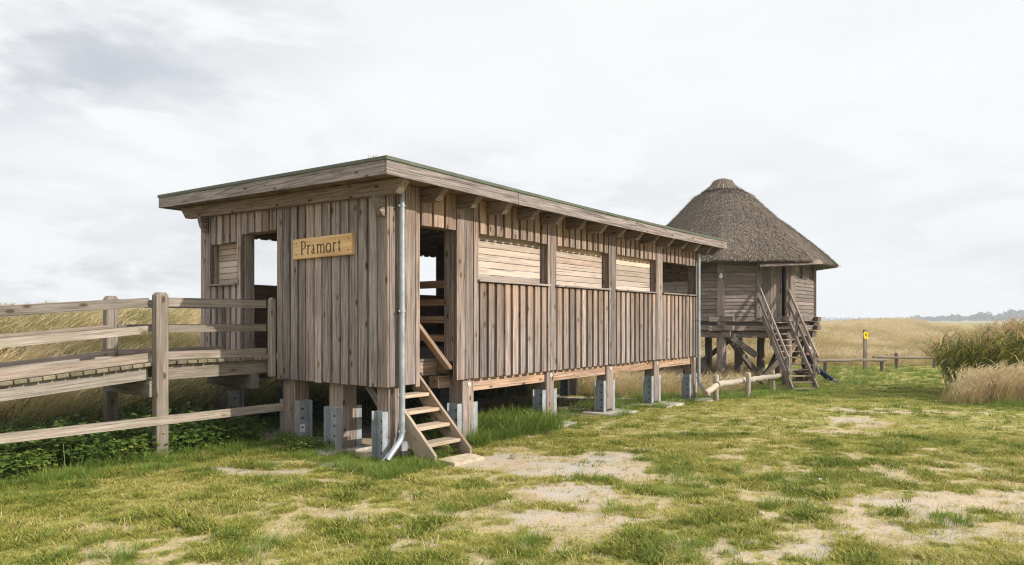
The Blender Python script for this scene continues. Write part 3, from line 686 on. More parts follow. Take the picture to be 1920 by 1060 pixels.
# ---- posts with steel shoes on concrete pads
def channel(mb, c, n, u, w, h, z0):
    """U profile, web against the post; c centre of web face on the post, n outward, u along the web"""
    c = Vector(c); n = Vector(n); u = Vector(u); ax = [u, n, (0, 0, 1)]; t = .009; fl = .085
    mb.obox(c+n*(t/2+.001)+Vector((0, 0, z0+h/2)), ax, (w-.0, t, h), 2, bev=.002)
    for s in (-1, 1): mb.obox(c+u*(s*(w/2-t/2))+n*(t+.001+fl/2)+Vector((0, 0, z0+h/2)), ax, (t, fl, h-.001), 2, bev=.002)
def post(xa, xb, ya, yb, ztop, z0, faces, hb=.56, cap=None, label_on=None):
    p = MB(); p.box((xa, ya, z0+.05), (xb, yb, ztop), 2, bev=.012, warm=.3, light=.46, warm2=.55); po = p.build('post', M_WOOD, hut)
    cx, cy = (xa+xb)/2, (ya+yb)/2
    for k, fc in enumerate(faces):
        c = MB()
        n, u, cc, w = {'-x': ((-1, 0, 0), (0, 1, 0), (xa, cy, 0), yb-ya-.03), '+x': ((1, 0, 0), (0, 1, 0), (xb, cy, 0), yb-ya-.03), '-y': ((0, -1, 0), (1, 0, 0), (cx, ya, 0), xb-xa-.03), '+y': ((0, 1, 0), (1, 0, 0), (cx, yb, 0), xb-xa-.03)}[fc]
        channel(c, cc, n, u, w, hb-z0*0, z0+.02); br = c.build('bracket', M_GALV, po)
        for j in range(4): q = MB(); q.disc(Vector(cc)+Vector(n)*.010+Vector((0, 0, z0+.09+.135*j)), n, .014, .012, 8, warm=0); q.build('bolt', M_DARK, br)
        if label_on == k:
            q = MB(); q.obox(Vector(cc)+Vector(n)*.0118+Vector((0, 0, z0+.22)), [u, n, (0, 0, 1)], (.08, .003, .11), 2, bev=.0005); q.build('sticker', M_LABEL, br)
    if cap:
        q = MB(); q.disc((cap[0], ya+.001, cap[1]), (0, -1, 0), .032, .012, 16); q.disc((cap[0], ya-.012, cap[1]), (0, -1, 0), .014, .01, 8); q.build('cap', M_PALE, po)
    return po
post(-.13, .10, .035, .27, .93, -.01, ('-x', '+x'), .60, (.045, .80))
for i, (a, b_) in enumerate(PX): post(a, b_, .03, .26, .95, float(height(a, 0))+(.02 if i else -.02), ('-x', '+x'), .57, (a+.12 if i else a+.13, .84))
post(-.12, .13, .97, 1.25, .92, -.03, ('-x', '+x'), .60, None, 1); post(-.12, .13, 2.04, 2.33, .91, -.02, ('-y', '+y'), .60, None, 0)
post(-.12, .13, 3.85, 4.10, .95, 0, ('-y', '+y'), .60); post(-.12, .13, 4.15, 4.38, .95, 0, ('-y',), .60)
for a, b_ in PX: post(a, b_, YB-.28, YB-.03, .95, float(height(a, YB)), ('-x', '+x'), .56)
for a, b_ in PX[1::2]: post(a, b_, 2.1, 2.34, .95, 0, ('-x', '+x'), .56)
k = MB(); k.beam((-.03, .27, .66), (-.03, .52, .92), .09, .12, warm=.3, light=.4); k.build('brace', M_WOOD, hut)
for (xa, xb, ya, yb_) in ((-.55, .35, 1.75, 2.6), (-.45, .35, .85, 1.42), (-.4, .35, 3.7, 4.5), (3.0, 3.85, -.2, .42), (4.9, 5.75, -.32, .42), (6.75, 7.65, -.42, .42), (8.62, 9.45, -.42, .42), (3.0, 3.75, 4.0, 4.6), (4.95, 5.7, 4.0, 4.6), (6.9, 7.6, 4.0, 4.6), (8.8, 9.5, 4.0, 4.6), (.95, 1.7, 4.0, 4.6)):
    z = float(height((xa+xb)/2, ya+.2)); k = MB(); k.box((xa, ya, z-.22), (xb, yb_, z+.035), 0, bev=.02); k.build('footing', M_CONC, hut)
# ---- roof
RX0, RX1, RY0, RY1 = -.60, 9.83, -.45, 5.03
rf = MB()
nb_ = 28; w = (RY1-RY0)/nb_
for i in range(nb_):                                    # roof boards seen from below, running along x
    y0 = RY0+i*w; y1 = y0+w-.003
    A = [(RX0, y0, zt(y0)), (RX0, y1, zt(y1)), (RX0, y1, zt(y1)+.028), (RX0, y0, zt(y0)+.028)]
    rf.prism(A, (RX1-RX0, 0, 0), (1, 0, 0), warm=.8, light=.36)
A = [(RX0, RY0, zt(RY0)+.03), (RX0, RY1, zt(RY1)+.03), (RX0, RY1, zt(RY1)+.125), (RX0, RY0, zt(RY0)+.125)]
rf.prism(A, (RX1-RX0, 0, 0), (1, 0, 0), warm=0, light=.3)
roof = rf.build('roof', M_WOOD, hut)
def strip_board(name, mat, p0, p1, n, zlo, zhi, th, light=.55, sag=0.0, gap=None, warm=.05):
    """long board between p0 and p1 (plan), standing, thickness th along n; zlo/zhi functions of the plan point"""
    p0 = np.array(p0, float); p1 = np.array(p1, float); n = np.array(n, float); cuts = [0]+(gap or [])+[1]
    mb = MB()
    for c0, c1 in zip(cuts[:-1], cuts[1:]):
        if c1-c0 > .0:
            k = max(1, int(np.linalg.norm(p1-p0)*(c1-c0)/1.2)); ts = np.linspace(c0+.0004, c1-.0004, k+1)
            lo = []; hi = []
            for t in ts:
                p = p0+(p1-p0)*t; sg = -sag*math.sin(math.pi*t); lo.append((*p, zlo(p)+sg)); hi.append((*p, zhi(p)+sg))
            mb.prism(lo+hi[::-1], (*(n*th), 0), (*(p1-p0), 0), warm=warm, light=light+random.uniform(-.03, .03))
    return mb.build(name, mat, roof)
flo_ = lambda p: 3.412+.031*(p[1]-RY0); fhi = lambda p: 3.412+.165+.031*(p[1]-RY0); ghi = lambda p: fhi(p)+.042
for p0, p1, n, gap, sg in (((RX0-.03, RY0), (RX1+.03, RY0), (0, -1), [.235, .57], .03), ((RX0, RY0-.0), (RX0, RY1), (-1, 0), None, 0), ((RX1, RY0), (RX1, RY1), (1, 0), None, 0), ((RX0-.03, RY1), (RX1+.03, RY1), (0, 1), [.4], .02)):
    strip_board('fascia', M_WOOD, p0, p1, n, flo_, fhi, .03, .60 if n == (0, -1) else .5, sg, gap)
E_ = .014
for p0, p1, n, sg in (((RX0-.03-E_, RY0+.02), (RX1+.03+E_, RY0+.02), (0, -1), .03), ((RX0+.02, RY0-.0), (RX0+.02, RY1), (-1, 0), 0), ((RX1-.02, RY0), (RX1-.02, RY1), (1, 0), 0), ((RX0-.03-E_, RY1-.02), (RX1+.03+E_, RY1-.02), (0, 1), .02)):
    strip_board('roof_edge', M_TRIM, p0, p1, n, lambda p: fhi(p)+.002, ghi, .05+E_, .5, sg, None)
def rafter(x, w=.105, ya=-.28, yb=4.80, tip=.145, warm=.45, light=.42):
    a = [(x, ya-tip, zt(ya-tip)-.012), (x, ya-tip, zt(ya-tip)-.035), (x, ya, zb(ya)), (x, yb, zb(yb)), (x, yb+tip, zt(yb+tip)-.035), (x, yb+tip, zt(yb+tip)-.012)]
    mb = MB(); mb.prism(a, (w, 0, 0), (0, 1, 0), warm=warm, light=light); return mb.build('rafter', M_WOOD, roof)
rafter(-.315, .11, warm=.55, light=.52)
for i in range(14): rafter(.36+.672*i, warm=random.uniform(.45, .65))
rafter(9.56, .10)
# purlin ends with a rounded underside under the verge rafter
for y in (.05, 4.28):
    zz = zb(y)-.004; c = [(-.23, zz), (-.23, zz-.25), (-.26, zz-.245), (-.32, zz-.16), (-.35, zz-.06), (-.36, zz)]
    mb = MB(); mb.prism([(px, y-.05, pz) for px, pz in c], (0, .10, 0), (1, 0, 0), warm=.4, light=.48); mb.build('bracket', M_WOOD, roof)
# ---- inside: stairwell guard, brace, bench
for z0, z1 in ((2.20, 2.305), (1.95, 2.04), (1.705, 1.805), (1.445, 1.54)):
    mb = MB(); mb.box((1.10, .14, z0), (1.14, 1.5, z1), 1, warm=.95, light=.5); mb.build('guard_board', M_WOOD, hut)
mb = MB(); mb.box((1.14, 1.38, FLOOR), (1.24, 1.48, 2.34), 2, warm=.8, light=.4); mb.build('guard_post', M_WOOD, hut)
mb = MB(); mb.beam((.345, .10, 1.74), (1.015, .10, 1.08), .05, .11, up=(0, 1, 0), warm=.8, light=.5); mb.build('brace', M_WOOD, hut)
for x in (1.46, 3.4, 5.45, 7.3): mb = MB(); mb.box((x, YB-.2, FLOOR), (x+.14, YB-.06, 3.33), 2, warm=.7, light=.38); mb.build('post', M_WOOD, hut)
for x in (3.27, 5.24, 7.19): mb = MB(); mb.box((x, .06, FLOOR), (x+.14, .20, 3.2), 2, warm=.7, light=.38); mb.build('post', M_WOOD, hut)
mb = MB(); mb.box((1.6, YB-.62, 1.66), (9.0, YB-.26, 1.70), 0, warm=.7, light=.4)
for x in (1.8, 3.6, 5.4, 7.2, 8.8): mb.box((x, YB-.56, FLOOR), (x+.08, YB-.32, 1.66), 2, warm=.7, light=.4)
mb.build('bench', M_WOOD, hut)
mb = MB(); mb.box((2.6, 2.6, FLOOR), (2.66, 3.3, 2.12), 2, warm=.6, light=.35); mb.tube([(2.63, 2.6, 2.12), (2.63, 2.75, 2.2), (2.63, 2.95, 2.23), (2.63, 3.15, 2.2), (2.63, 3.3, 2.12)], .03, 8, warm=.6, light=.35); mb.build('partition', M_WOOD, hut)
# ---- downpipes
def downpipe(x, y, ztop, bend, clamps, tint):
    p = MB(); r = .037
    p.tube([(x, y, ztop), (x, y, 1.55)], r*.985, 16); p.tube([(x, y, 1.60), (x, y, bend[0][2]+.02)], r*1.03, 16)
    p.tube([(x, y, bend[0][2]+.03)]+bend, r, 16)
    o = p.build('downpipe', M_PIPE, hut)
    for z in clamps:
        c = MB(); c.tube([(x, y, z-.014), (x, y, z+.014)], r*1.22, 16); c.beam((x, y+.03, z), (x, -.022, z), .02, .02); c.box((x-.062, y-.008, z-.012), (x-.03, y+.008, z+.012)); c.build('pipe_clamp', M_PIPE, o)
downpipe(-.035, -.095, 3.42, [(-.035, -.095, .36), (-.045, -.096, .30), (-.075, -.10, .25), (-.15, -.11, .19), (-.31, -.13, .055)], (3.16, 1.86, .37), 0)
downpipe(9.13, -.095, 3.36, [(9.13, -.095, .42), (9.14, -.1, .30), (9.20, -.15, .18), (9.34, -.26, .0)], (3.1, 1.75, .42), 0)

# ---- name board
sign = thing('name_board', (-.23, 1.23, 2.72), 'honey-coloured wooden name board with dark carved letters on the end wall', 'sign')
mb = MB(); mb.box((-.262, .592, 2.587), (-.2075, 1.868, 2.863), 1, bev=.006, warm=.35, light=.5); sb = mb.build('board', M_SIGN, sign)
for y_, z_ in ((1.79, 2.80), (1.79, 2.65), (.66, 2.80), (.66, 2.65)): mb = MB(); mb.disc((-.2622, y_, z_), (-1, 0, 0), .010, .003, 8); mb.build('screw', M_DARK, sb)
LET = MB()
def ink(pts, ws, ox, sc_=1.0):
    """flat stroke of varying width; x to the right as read, z up, metres from the letter's origin"""
    pts = np.array(pts, float); ws = np.broadcast_to(np.array(ws, float), (len(pts),)); L = []; Rr = []
    for i in range(len(pts)):
        d_ = pts[min(i+1, len(pts)-1)]-pts[max(i-1, 0)]; d_ = d_/np.linalg.norm(d_); n_ = np.array([-d_[1], d_[0]])
        L.append(pts[i]+n_*ws[i]/2); Rr.append(pts[i]-n_*ws[i]/2)
    v = [(-.2645, 1.868-(ox+p[0]), 2.641+p[1]) for p in L]+[(-.2645, 1.868-(ox+p[0]), 2.641+p[1]) for p in Rr]; n = len(pts)
    v2 = [(q[0]+.004, q[1], q[2]) for q in v]
    fs = []
    for i in range(n-1): fs += [[i, i+1, n+i+1, n+i], [i, 2*n+i, 2*n+i+1, i+1], [n+i, n+i+1, 3*n+i+1, 3*n+i]]
    LET._add(v+v2, fs, v+v2, (.5, 0, .5))
def arc(cx, cz, rx, rz, a0, a1, n=18): return [(cx+rx*math.cos(R_(a0+(a1-a0)*i/n)), cz+rz*math.sin(R_(a0+(a1-a0)*i/n))) for i in range(n+1)]
ST, HL = .023, .0095; XH = .122
def serif(x, z, w, ox): ink([(x-w/2, z), (x+w/2, z)], .0075, ox)
def bowlw(n, thick=ST, thin=HL): return [thin+(thick-thin)*math.sin(math.pi*i/n)**2 for i in range(n+1)]
def L_P(o): ink([(.018, 0), (.018, .182)], ST, o); serif(.018, .0035, .052, o); serif(.008, .179, .03, o); ink([(.018, .178)]+arc(.058, .130, .038, .048, 90, -90)+[(.02, .082)], [HL]+bowlw(18)+[HL], o)
def L_r(o): ink([(.015, 0), (.015, XH)], ST*.9, o); serif(.015, .0035, .044, o); serif(.007, XH-.003, .02, o); ink([(.022, XH-.03), (.034, XH-.008), (.050, XH-.003), (.060, XH-.012)], [HL, .012, .016, .02], o)
def L_a(o): ink([(.008, XH-.030), (.014, XH-.012), (.030, XH-.003), (.048, XH-.012), (.054, XH-.035), (.054, .02), (.060, .006), (.074, .006)], [.012, .01, HL, .013, ST*.9, ST*.9, .013, HL], o); ink([(.054, XH-.05), (.032, XH-.062), (.013, .048), (.010, .026), (.018, .008), (.032, .004), (.054, .026)], [HL, .01, .016, ST*.85, .013, HL, HL], o)
def L_m(o):
    for x_ in (.015, .083, .151): ink([(x_, 0), (x_, XH-(0 if x_ < .02 else .022))], ST*.9, o); serif(x_, .0035, .044, o)
    serif(.007, XH-.003, .02, o)
    for x_ in (.015, .083): ink([(x_+.006, XH-.028), (x_+.024, XH-.008), (x_+.044, XH-.003), (x_+.060, XH-.010), (x_+.068, XH-.028)], [HL, .009, .012, .016, ST*.9], o)
def L_o(o): n = 40; ink(arc(.058, XH/2, .050, XH/2-.002, 90, 450, n), [HL+(ST-HL)*abs(math.cos(math.pi*2*(i/n)+math.pi/2)) for i in range(n+1)], o)
def L_t(o): ink([(.020, .150), (.020, .018), (.026, .006), (.038, .004), (.050, .012)], [.012, ST*.9, .014, .010, HL], o); ink([(-.012, XH-.004), (.054, XH-.004)], .0125, o)
for fn, u in ((L_P, .152), (L_r, .262), (L_a, .335), (L_m, .432), (L_o, .580), (L_r, .700), (L_t, .784)): fn(u*1.276)
LET.build('lettering', M_INK, sb)

# ---- front steps
st = thing('wooden_steps', (.47, -.1, 0), 'short open wooden steps with five treads up to the front doorway', 'steps')
for x in (.065, .705):
    a = [(x, -.56, .0), (x, -.30, 0.0), (x, .50, .80), (x, .50, 1.06), (x, .46, 1.06), (x, -.56, .10)]
    mb = MB(); mb.prism(a, (.045, 0, 0), (0, .72, .69), warm=.25, light=.5); mb.build('stringer', M_STEP, st)
for i in range(5):
    y = -.385+.19*i; z = .215+.185*i
    mb = MB(); mb.box((.111, y-.02, z-.045), (.704, y+.21, z), 0, bev=.006, warm=.1, light=.56); mb.build('tread', M_STEP, st)
sl2 = MB(); sl2.prism([(.16, -.80, -.06), (.66, -.84, -.06), (.74, -.52, -.06), (.18, -.48, -.06)], (0, 0, .095), (1, 0, 0)); tag(sl2.build('stepping_stone', M_SLAB, None, (.55, -.65, 0)), 'flat sandy stone slab lying at the foot of the wooden steps', 'stone slab')

# ================================================================== boardwalk
bw = thing('boardwalk', (-2.2, 3.1, 0), 'raised wooden boardwalk with post-and-rail railing, sloping down from the end doorway', 'boardwalk')
YN, YF, XK = 2.46, 3.72, -1.80                          # near edge, far edge, kink
def dz(x): return 1.222+(.085*(x-XK) if x < XK else 0)  # deck top
d = MB(); x = X0-.05
while x > -7.2:
    wd = .136; d.obox((x-wd/2, (YN+YF)/2+random.uniform(-.01, .01), dz(x-wd/2)-.022), [(1, 0, .085 if x < XK else 0), (0, 1, 0), (0, 0, 1)], (wd-.014, YF-YN+.04, .045), 1, bev=.006, warm=0, light=random.uniform(.34, .5)); x -= wd
d.build('deck', M_DECK, bw)
def slope_board(name, y, a, b, lo, hi, th, light=.52, warm=.05, mat=None):
    """board on edge along x between x=a and x=b, bottom/top above deck"""
    mb = MB(); P = [(a, y, dz(a)+lo), (b, y, dz(b)+lo), (b, y, dz(b)+hi), (a, y, dz(a)+hi)]; mb.prism(P, (0, th, 0), (b-a, 0, dz(b)-dz(a)), warm=warm, light=light); return mb.build(name, mat or M_RAIL, bw)
for y, th in ((YN+.06, .06), (YF-.12, .06), ((YN+YF)/2, .06)):
    slope_board('beam', y, -7.2, XK-.12, -.215, -.05, th, .44); slope_board('beam', y, XK-.02, X0-.04, -.24, -.05, th, .46)
for nm, lo, hi, yn, yf, lt in (('rail', .70, .815, YN+.035, YF-.02, .5), ('rail', .365, .465, YN+.035, YF-.02, .52), ('kick_board', .012, .12, YN+.03, YF-.065, .55)):
    for a, b_ in ((-7.2, XK-.055), (XK+.0, X0-.10)):
        slope_board(nm, yn, a, b_-(.0 if b_ > XK else .06), lo, hi, .045, lt); slope_board(nm, yf, a, b_, lo, hi, .045, lt)
mb = MB(); mb.prism([(-7.2, YN-.092, .22), (-4.0, YN-.092, .43), (X0+.19, YN-.152, .437), (X0+.19, YN-.152, .545), (-4.0, YN-.092, .535), (-7.2, YN-.092, .33)], (0, .05, 0), (1, 0, 0), warm=.05, light=.56); mb.build('rail', M_RAIL, bw)
def wpost(x, y, z0, z1, w=.135, dx=.15, light=.55):
    mb = MB(); mb.box((x-dx/2, y-w/2, z0), (x+dx/2, y+w/2, z1-.03), 2, bev=.008, warm=.05, light=light)
    mb.prism([(x-dx/2+.008, y-w/2+.008, z1-.03), (x+dx/2-.008, y-w/2+.008, z1-.03), (x+dx/2-.03, y-w/2+.008, z1), (x-dx/2+.03, y-w/2+.008, z1)], (0, w-.016, 0), (0, 0, 1), light=light)
    return mb.build('post', M_RAIL, bw)
wpost(XK-.015, YN-.045, -.06, 2.095); wpost(XK-.055, YF+.065, -.06, 2.08, light=.42); wpost(-4.9, YN-.045, -.1, 1.83); wpost(-4.9, YF+.065, -.1, 1.82); wpost(X0-.065, YN-.05, .93, 2.07, .10, .075, light=.48); wpost(X0-.065, YF+.05, .93, 2.07, .10, .075, light=.42)
mb = MB(); mb.box((XK-.14, YN-.03, .78), (XK-.02, YF+.05, .985), 1, warm=.1, light=.42); mb.build('crossbeam', M_RAIL, bw)
mb = MB(); mb.box((-4.95, YN-.03, .53), (-4.85, YF+.05, .72), 1, warm=.1, light=.42); mb.build('crossbeam', M_RAIL, bw)
mb = MB(); mb.box((-.52, YN+.03, .77), (-.40, YF+.0, .98), 1, warm=.1, light=.36); mb.build('crossbeam', M_RAIL, bw)

# ================================================================== thatched hut
TX, TZ = 8.02, 26.0
tcx, tcy = fromXZ(TX, TZ); tg = -.56
tow = thing('thatched_hut', (tcx, tcy, tg), 'eight-sided timber hut on log legs with a pointed reed-thatched roof', 'hut')
def TP(ang, r, z):
    """ang in degrees from the side facing the camera, turning to the right"""
    a = R_(ang); x, y = fromXZ(TX+r*math.sin(a), TZ-r*math.cos(a)); return Vector((x, y, z))
A0 = -18; RW = 3.24
zf, zw0, zw1 = 1.80, 1.87, 3.72
def face(k):
    a, b = TP(A0+45*k, RW, 0), TP(A0+45*(k+1), RW, 0); d = (b-a); L = d.length; d.normalize(); n = Vector((d.y, -d.x, 0))
    if n.dot(a-Vector((tcx, tcy, 0))) < 0: n = -n
    return a, d, n, L
def clap(mb, k, u0, u1, z0, z1, pitch=.125, light=.5, lap=True):
    a, d, n, L = face(k); m_ = max(1, round((z1-z0)/pitch)); h = (z1-z0)/m_
    for i in range(m_):
        c = a+d*((u0+u1)/2)+Vector((0, 0, z0+h*(i+.5)))
        up = (Vector((0, 0, 1))-n*(.24 if lap else 0)).normalized(); nn = d.cross(up)
        if nn.dot(n) < 0: nn = -nn
        mb.obox(c-n*.02, [d, nn, up], (u1-u0, .024, h*(1.06 if lap else .95)), 0, bev=.004, warm=.1, light=light+random.uniform(-.08, .08))
for k in range(8):
    L = face(k)[3]; mb = MB(); a, d, n, _ = face(k)
    mb.obox(a+d*L/2-n*.07+Vector((0, 0, 0)) + Vector((0, 0, (zw0+zw1)/2)) if k != 0 else a+d*(L*.24)-n*.07+Vector((0, 0, (zw0+zw1)/2)), [d, n, (0, 0, 1)], ((L if k else L*.48), .03, zw1-zw0), 0, light=.3)
    if k == 0: clap(mb, 0, .10, L*.49, zw0, 3.33); clap(mb, 0, .10, L*.49, 3.35, zw1, .12, .42, False)
    elif k == 1:
        clap(mb, 1, .08, L-.06, zw0, 3.17); clap(mb, 1, .08, L*.30, 3.18, zw1, .2, .52, False); clap(mb, 1, L*.44, L*.74, 3.18, zw1, .2, .52, False)
    else: clap(mb, k, .10, L-.10, zw0, 3.33); clap(mb, k, .10, L-.10, 3.35, zw1, .12, .42, False)
    mb.build('wall', M_TOWER, tow)
    mb = MB(); p = TP(A0+45*k, RW-.02, 0); an = A0+45*k; x_, y_ = fromXZ(TX, TZ); rd = (p-Vector((tcx, tcy, 0))).normalized(); sd = Vector((-rd.y, rd.x, 0))
    mb.obox(p+Vector((0, 0, (zw0+zw1)/2)), [sd, rd, (0, 0, 1)], (.24, .10, zw1-zw0), 2, light=.5); mb.build('corner_post', M_TOWER, tow)
    lg = MB(); q = TP(A0+45*k, RW-.22, 0); lg.log((q.x, q.y, float(height(q.x, q.y))-.2), (q.x, q.y, 1.36), .155, light=.62, wob=.01); lg.build('leg', M_TOWER, tow)
for k in (0, 2, 4, 6):
    lg = MB(); q = TP(A0+45*k+22, 1.5, 0); lg.log((q.x, q.y, float(height(q.x, q.y))-.2), (q.x, q.y, 1.36), .14, light=.5); lg.build('leg', M_TOWER, tow)
# beams crossing at the corners, log-cabin fashion
for k in range(8):
    a, d, n, L = face(k); o = .013*(k % 2)
    for z0, z1, ext, ins in ((1.69, 1.855, .42, .06), (1.385, 1.545, .40, .06)):
        mb = MB(); mb.beam(a-d*ext-n*ins+Vector((0, 0, (z0+z1)/2+o)), a+d*(L+ext)-n*ins+Vector((0, 0, (z0+z1)/2+o)), .13, z1-z0, light=.52); mb.build('floor_beam', M_TOWER, tow)
    mb = MB(); p = TP(A0+45*k, RW-.02, 1.615); mb.obox(p, [d, n, (0, 0, 1)], (.30, .22, .135), 0, light=.44); mb.build('floor_block', M_TOWER, tow)
    mb = MB(); mb.beam(a-d*.25-n*.16+Vector((0, 0, 1.24+.02*(k % 2))), a+d*(L+.25)-n*.16+Vector((0, 0, 1.24+.02*(k % 2))), .16, .20, light=.46); mb.build('floor_beam', M_TOWER, tow)
mb = MB(); P = [TP(A0+45*k, RW-.15, 1.38) for k in range(8)]; mb.prism([tuple(p) for p in P], (0, 0, .34), (XD[0], XD[1], 0), light=.3); mb.build('floor_core', M_TOWER, tow)
mb = MB(); P = [TP(A0+45*k, RW-.12, 1.83) for k in range(8)]; mb.prism([tuple(p) for p in P], (0, 0, -.10), (XD[0], XD[1], 0), light=.35); mb.build('floor', M_TOWER, tow)
# braces between the legs
for (a1, r1, z1, a2, r2, z2) in ((-60, 3.0, 1.15, -19, 2.9, -.25), (-14, 2.95, 1.2, 22, 2.2, -.45), (16, 2.2, -.4, 66, 2.8, 1.2), (30, 1.9, -.5, 74, 2.2, 1.1), (70, 2.95, 1.2, 110, 2.9, -.4), (150, 2.9, 1.2, 190, 2.9, -.4), (-110, 2.9, 1.2, -70, 2.9, -.4), (-14, 3.1, 1.25, 4, 3.0, .55)):
    mb = MB(); mb.beam(TP(a1, r1, z1), TP(a2, r2, z2), .12, .20, light=.42); mb.build('brace', M_TOWER, tow)
# doorway: frame, board door ajar, dark room behind
a, d, n, L = face(0)
def FP(u, o, z): return a+d*u+n*o+Vector((0, 0, z))
fr = MB()
for u in (L*.515, L*.945): fr.obox(FP(u, -.03, (zf+3.62)/2), [d, n, (0, 0, 1)], (.13 if u < L*.9 else .17, .13, 3.62-zf), 2, light=.46)
fr.obox(FP(L*.73, -.03, 3.67), [d, n, (0, 0, 1)], (L*.5, .13, .12), 0, light=.46); fro = fr.build('door_frame', M_TOWER, tow)
dr = MB(); hinge = FP(L*.545, -.06, 0); dd = (d*math.cos(R_(6))-n*math.sin(R_(6))).normalized(); dn_ = Vector((dd.y, -dd.x, 0)); wd = L*.335
for i in range(8): dr.obox(hinge+dd*(wd*(i+.5)/8)+Vector((0, 0, (zf+.03+3.56)/2)), [dd, dn_, (0, 0, 1)], (wd/8-.004, .035, 3.53-zf), 2, light=random.uniform(.42, .55), warm=.2)
dro = dr.build('door', M_TOWER, tow)
hd = MB(); hd.tube([hinge+dd*(wd*.92)+n*.05+Vector((0, 0, 2.82)), hinge+dd*(wd*.92)+n*.05+Vector((0, 0, 2.68))], .014, 8); hd.build('handle', M_DARK, dro)
lm = MB(); c = TP(A0, RW+.06, 3.23)
prof = [(-.10, .02), (-.085, .045), (-.05, .066), (-.01, .066), (.02, .05), (.03, .04), (.06, .036), (.085, .025)]
lm.tube([c+Vector((0, 0, z)) for z, _ in prof], [r_ for _, r_ in prof], 14); lm.obox(c-Vector((0, 0, -.05))+ (Vector((tcx, tcy, 3.23))-c).normalized()*.05, np.eye(3), (.04, .04, .05)); lm.build('lamp', M_LAMP, tow)
# eaves board over the door
cb = MB(); u0, u1 = L*.42, L*1.28
q0 = FP(u0, .62, 3.56); q1 = FP(u1, .62, 3.66); cb.beam(q0, q1, .26, .035, up=(n*.75+Vector((0, 0, 1))), light=.66, warm=.05)
for u in (L*.62, L*1.08): cb.beam(FP(u, .02, 3.60), FP(u, .66, 3.53), .06, .09, light=.5)
cb.build('door_canopy', M_TOWER, tow)
# staircase of the thatched hut
ts = thing('staircase', (TP(11, 4.2, tg).x, TP(11, 4.2, tg).y, tg), 'steep open plank staircase with handrails up to the door of the thatched hut', 'staircase')
topc = FP(L*.735, .06, 0); bx, by = fromXZ(9.14, 21.32); botc = Vector((bx, by, 0)); zg = float(height(bx, by))
run = (botc-topc); RL = run.length; rd = run.normalized(); sdv = Vector((rd.y, -rd.x, 0))
if sdv.dot(d) < 0: sdv = -sdv
HW = .43
def SP(t, s, z=0.0, off=0.0): return topc+rd*(RL*t)+sdv*s+Vector((0, 0, zf+(zg-zf)*t+z))
for s in (-HW, HW): mb = MB(); mb.beam(SP(0, s, .08), SP(1.0, s, .06), .05, .20, light=.55); mb.build('stringer', M_TOWER, ts)
NT_ = 12
for i in range(NT_):
    t = (i+.75)/(NT_+.2); p = SP(t, 0); mb = MB(); mb.obox(p, [sdv, rd, (0, 0, 1)], (2*HW-.06, .20, .036), 0, bev=.004, light=.6, warm=.1); mb.build('tread', M_STEP, ts)
for s in (-HW-.03, HW+.03):
    for (t, zlo, zhi) in ((.34, -.12, .98), (.90, -.25, .98)):
        p = SP(t, s); mb = MB(); mb.box((p.x-.04, p.y-.04, p.z+zlo if t < .5 else zg-.15), (p.x+.04, p.y+.04, p.z+zhi), 2, light=.55); mb.build('baluster', M_TOWER, ts)
    for hz, t0, t1 in ((.97, -.10, .95), (.55, -.08, .99)):
        mb = MB(); e2 = .055 if s > 0 else -.055; mb.beam(SP(t0, s+e2, hz), SP(t1, s+e2, hz-.02), .04, .10, light=.62); mb.build('handrail', M_TOWER, ts)
# ---- thatch
PROF = [(.02, 7.08), (.22, 7.04), (.34, 6.92), (.44, 6.79), (.62, 6.66), (1.12, 6.40), (1.66, 5.86), (2.08, 5.45), (2.44, 5.18), (3.10, 4.60), (3.69, 4.09), (4.02, 3.735), (4.00, 3.66), (3.88, 3.63), (3.30, 3.70), (2.6, 4.1)]
NA = 160; rv = []
for i, (r, z) in enumerate(PROF):
    ob_ = float(sstep(6.3, 4.6, z)) if i < 12 else 1
    for j in range(NA):
        an = 360*j/NA; rel = ((an-A0) % 45)-22.5; oct_ = math.cos(R_(22.5))/math.cos(R_(rel)); oct_ = 1-(1-oct_)*.85
        rr = r*(1*(1-ob_)*.965+oct_*ob_); wv_ = .018*(vnoise(np.array(an*.5), np.array(z*3.), 3)-.5)*(r > .6)
        p = TP(an, rr*(1+wv_), z+(.035*(float(vnoise(np.array(an*.35), np.array(1.), 8))-.5) if i in (11, 12) else 0)); rv.append(p)
rq = [[i*NA+j, i*NA+(j+1) % NA, (i+1)*NA+(j+1) % NA, (i+1)*NA+j] for i in range(len(PROF)-1) for j in range(NA)]
rv = np.array(rv)-np.array(LOC[tow])
m, N, out = newmat('reed_thatch'); tc = N.n('ShaderNodeTexCoord').outputs['Object']
t1 = N.noise(N.mapv(tc, (1, 1, .55)), 26, 6, .7); t2 = N.noise(tc, 2.2, 5, .6); t3 = N.noise(N.mapv(tc, (1, 1, .4)), 60, 4, .7)
c = N.mix(N.rng(N.math('ADD', N.math('MULTIPLY', t1, .6), N.math('MULTIPLY', t3, .4)), .38, .62), (.10, .082, .064), (.27, .226, .18)); c = N.mix(N.rng(t2, .42, .66, 0, .45), c, (.15, .13, .10))
principled(N, out, c, .95, 0, N.math('ADD', t1, t3), 1.0, .05, .1); M_THATCH = m
roofT = link('roof', mesh_np('roof', rv, rq), M_THATCH, tow)
